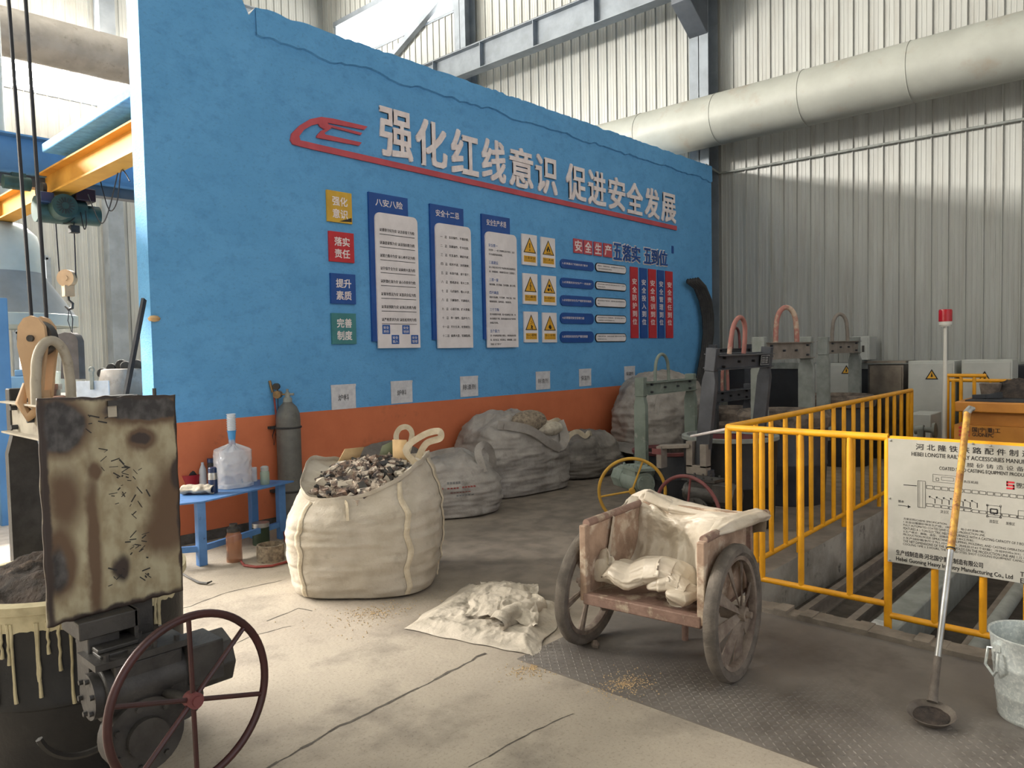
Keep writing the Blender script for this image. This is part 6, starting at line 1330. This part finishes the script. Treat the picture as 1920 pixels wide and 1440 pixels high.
# deck and what stands on it
DK = 1.10
b = MB(); b.bx(.2, 6.4, 9.0, 12.5, 0, DK, 0); b.bx(.2, 6.4, 8.985, 9.0, .02, DK - .06, 1); tag(b.build('furnace_deck', ['pit_concrete', 'deck_plate']), 'raised furnace deck with a pale ribbed front at the left behind the ladle', 'platform')
b = MB(); b.bx(.4, 2.4, 6.4, 8.95, .001, .012); tag(b.build('deck_floor_plate', 'deck_plate'), 'pale dotted floor plate between the foreground ladle and the furnace deck', 'plate')
def dk(px, dep=None):   # point on the deck under a photo column, at the given distance
    p = D(px, 700, dep); return Vector((p.x, p.y, DK))
p = dk(231, 9.35)
t = thing('bulk_bag', 'grey bulk bag of round scrap on the deck at the blue wall edge', 'bag', p, HEAD, 'bulk bags')
b = MB(TR(p.x, p.y, p.z, HEAD)); b.lathe([(0, 0), (.24, .0), (.27, .05), (.27, .22), (.24, .36), (.20, .37), (0, .33)], 44, 0, None, False, False, fn=lambda a, z: 1 + .06 * ridge(math.cos(a) * 1.5, math.sin(a) * 1.5, z * 2)); b.build('sack_body', 'bag_grey', t, smooth=2)
for k, (dx, dy, dz, r) in enumerate(((-.16, 0, .40, .055), (-.05, .04, .43, .07), (.05, -.05, .42, .06), (.15, .02, .42, .075), (-.24, -.06, .34, .06), (-.32, -.02, .05, .07), (-.40, .02, .04, .06))):
    q = p + RGT * dx + FWD * dy + Vector((0, 0, dz - (.02 if dz > .3 else 0))); b = MB(); b.cyl(q - FWD * .05 + RGT * .03, q + FWD * .05, r, None, 18)
    if dz > .3 or True: tag(b.build('scrap_disc', 'gear_iron', bevel=.01), 'round dark iron scrap piece, %s of those in and beside the grey deck bag' % ORD[k], 'scrap', 'round scrap pieces')
p = dk(174, 8.75); b = MB(frame((p.x, p.y, DK), tuple(RGT), (0, 0, 1), tuple(-FWD))); b.bx(-.19, .19, 0, .24, 0, .02); b.bx(-.02, .02, .14, .36, .02, .035, 1); b.ring((0, .37, .028), (0, 0, 1), .028, .012, 20, 6, 1)
tag(b.build('pale_plate', ['pale_panel', 'frame_grey']), 'pale bluish plate with a hooked bar standing on the deck', 'plate')
p = dk(52, 9.4); b = MB(frame((p.x, p.y, DK), tuple(RGT), (0, 0, 1), tuple(-FWD))); b.bx(-.16, .16, .0, .30, 0, .3); b.bx(-.09, .12, .30, .38, .1, .12); tag(b.build('blue_box', 'beam_blue', bevel=.01), 'dull blue steel box with two ears on the furnace deck', 'box')
p = D(8, 700, 7.2); b = MB(); b.bx(p.x - .10, p.x + .04, p.y - .07, p.y + .07, 0, 2.2); tag(b.build('blue_post', 'beam_blue', bevel=.01), 'blue steel post at the left edge below the hood', 'post')
for k, (px, dep, z, rz) in enumerate(((84, 8.9, 0, .1), (95, 8.9, 0, .0), (88, 8.9, .07, .3), (92, 8.9, .14, -.1), (100, 8.7, 0, .5))):
    p = dk(px, dep); b = MB(TR(p.x, p.y, DK + z, rz)); b.bx(-.12, .12, -.06, .06, 0, .068); tag(b.build('fire_brick', 'fire_brick', bevel=.004), 'reddish fire brick, %s of the small stack on the deck' % ORD[k], 'brick', 'fire bricks on the deck')
p = dk(121, 9.0); lathe_thing('glass_cover', 'greenish glass tube standing on the deck behind the cream loop', 'glass', p, [('glass_wall', 'glass_clear', [(.10, 0), (.10, .34), (.09, .36)])])
b = MB(); b.grid(lambda u, v: (dk(20, 8.9) + RGT * (u * .9) + FWD * (v * .14 - .12) + Vector((0, 0, .004 + .05 * max(0, ridge(u * 9, v * 4, 1))))), 60, 24); tag(b.build('deck_rubble', 'scrap', smooth=.5), 'loose brown rubble spread over the deck edge', 'rubble', kind='stuff')
b = MB(); b.bar(D(232, 760, 5.6), D(270, 561, 5.9), .022, .045); b.bar(D(231, 765, 5.6), D(225, 800, 5.58), .022, .045); a, c_ = D(270, 561, 5.9), D(232, 760, 5.6); d = (c_ - a); e = c_ + d * (c_.z / -d.z); b.bar(c_, e, .022, .045)
tag(b.build('iron_bar', 'frame_dark'), 'long dark flat iron bar leaning at the edge of the blue wall', 'bar')
p = PY(288, 597, WY); b = MB(TR(p.x, p.y - .01, p.z)); b.lathe([(0, -.03), (.04, -.02), (.05, 0), (.03, .02), (0, .025)], 12); tag(b.build('mortar_lump', 'cardboard'), 'small tan mortar lump stuck on the left edge of the blue wall', 'lump')
b = MB(); q = G(289, 1000); e = D(289, 728, 5.65); b.cyl((e.x, e.y, 0), e, .014); tag(b.build('short_rod', 'gear_iron'), 'rusty rod end showing above the right corner of the scorched plate', 'rod')
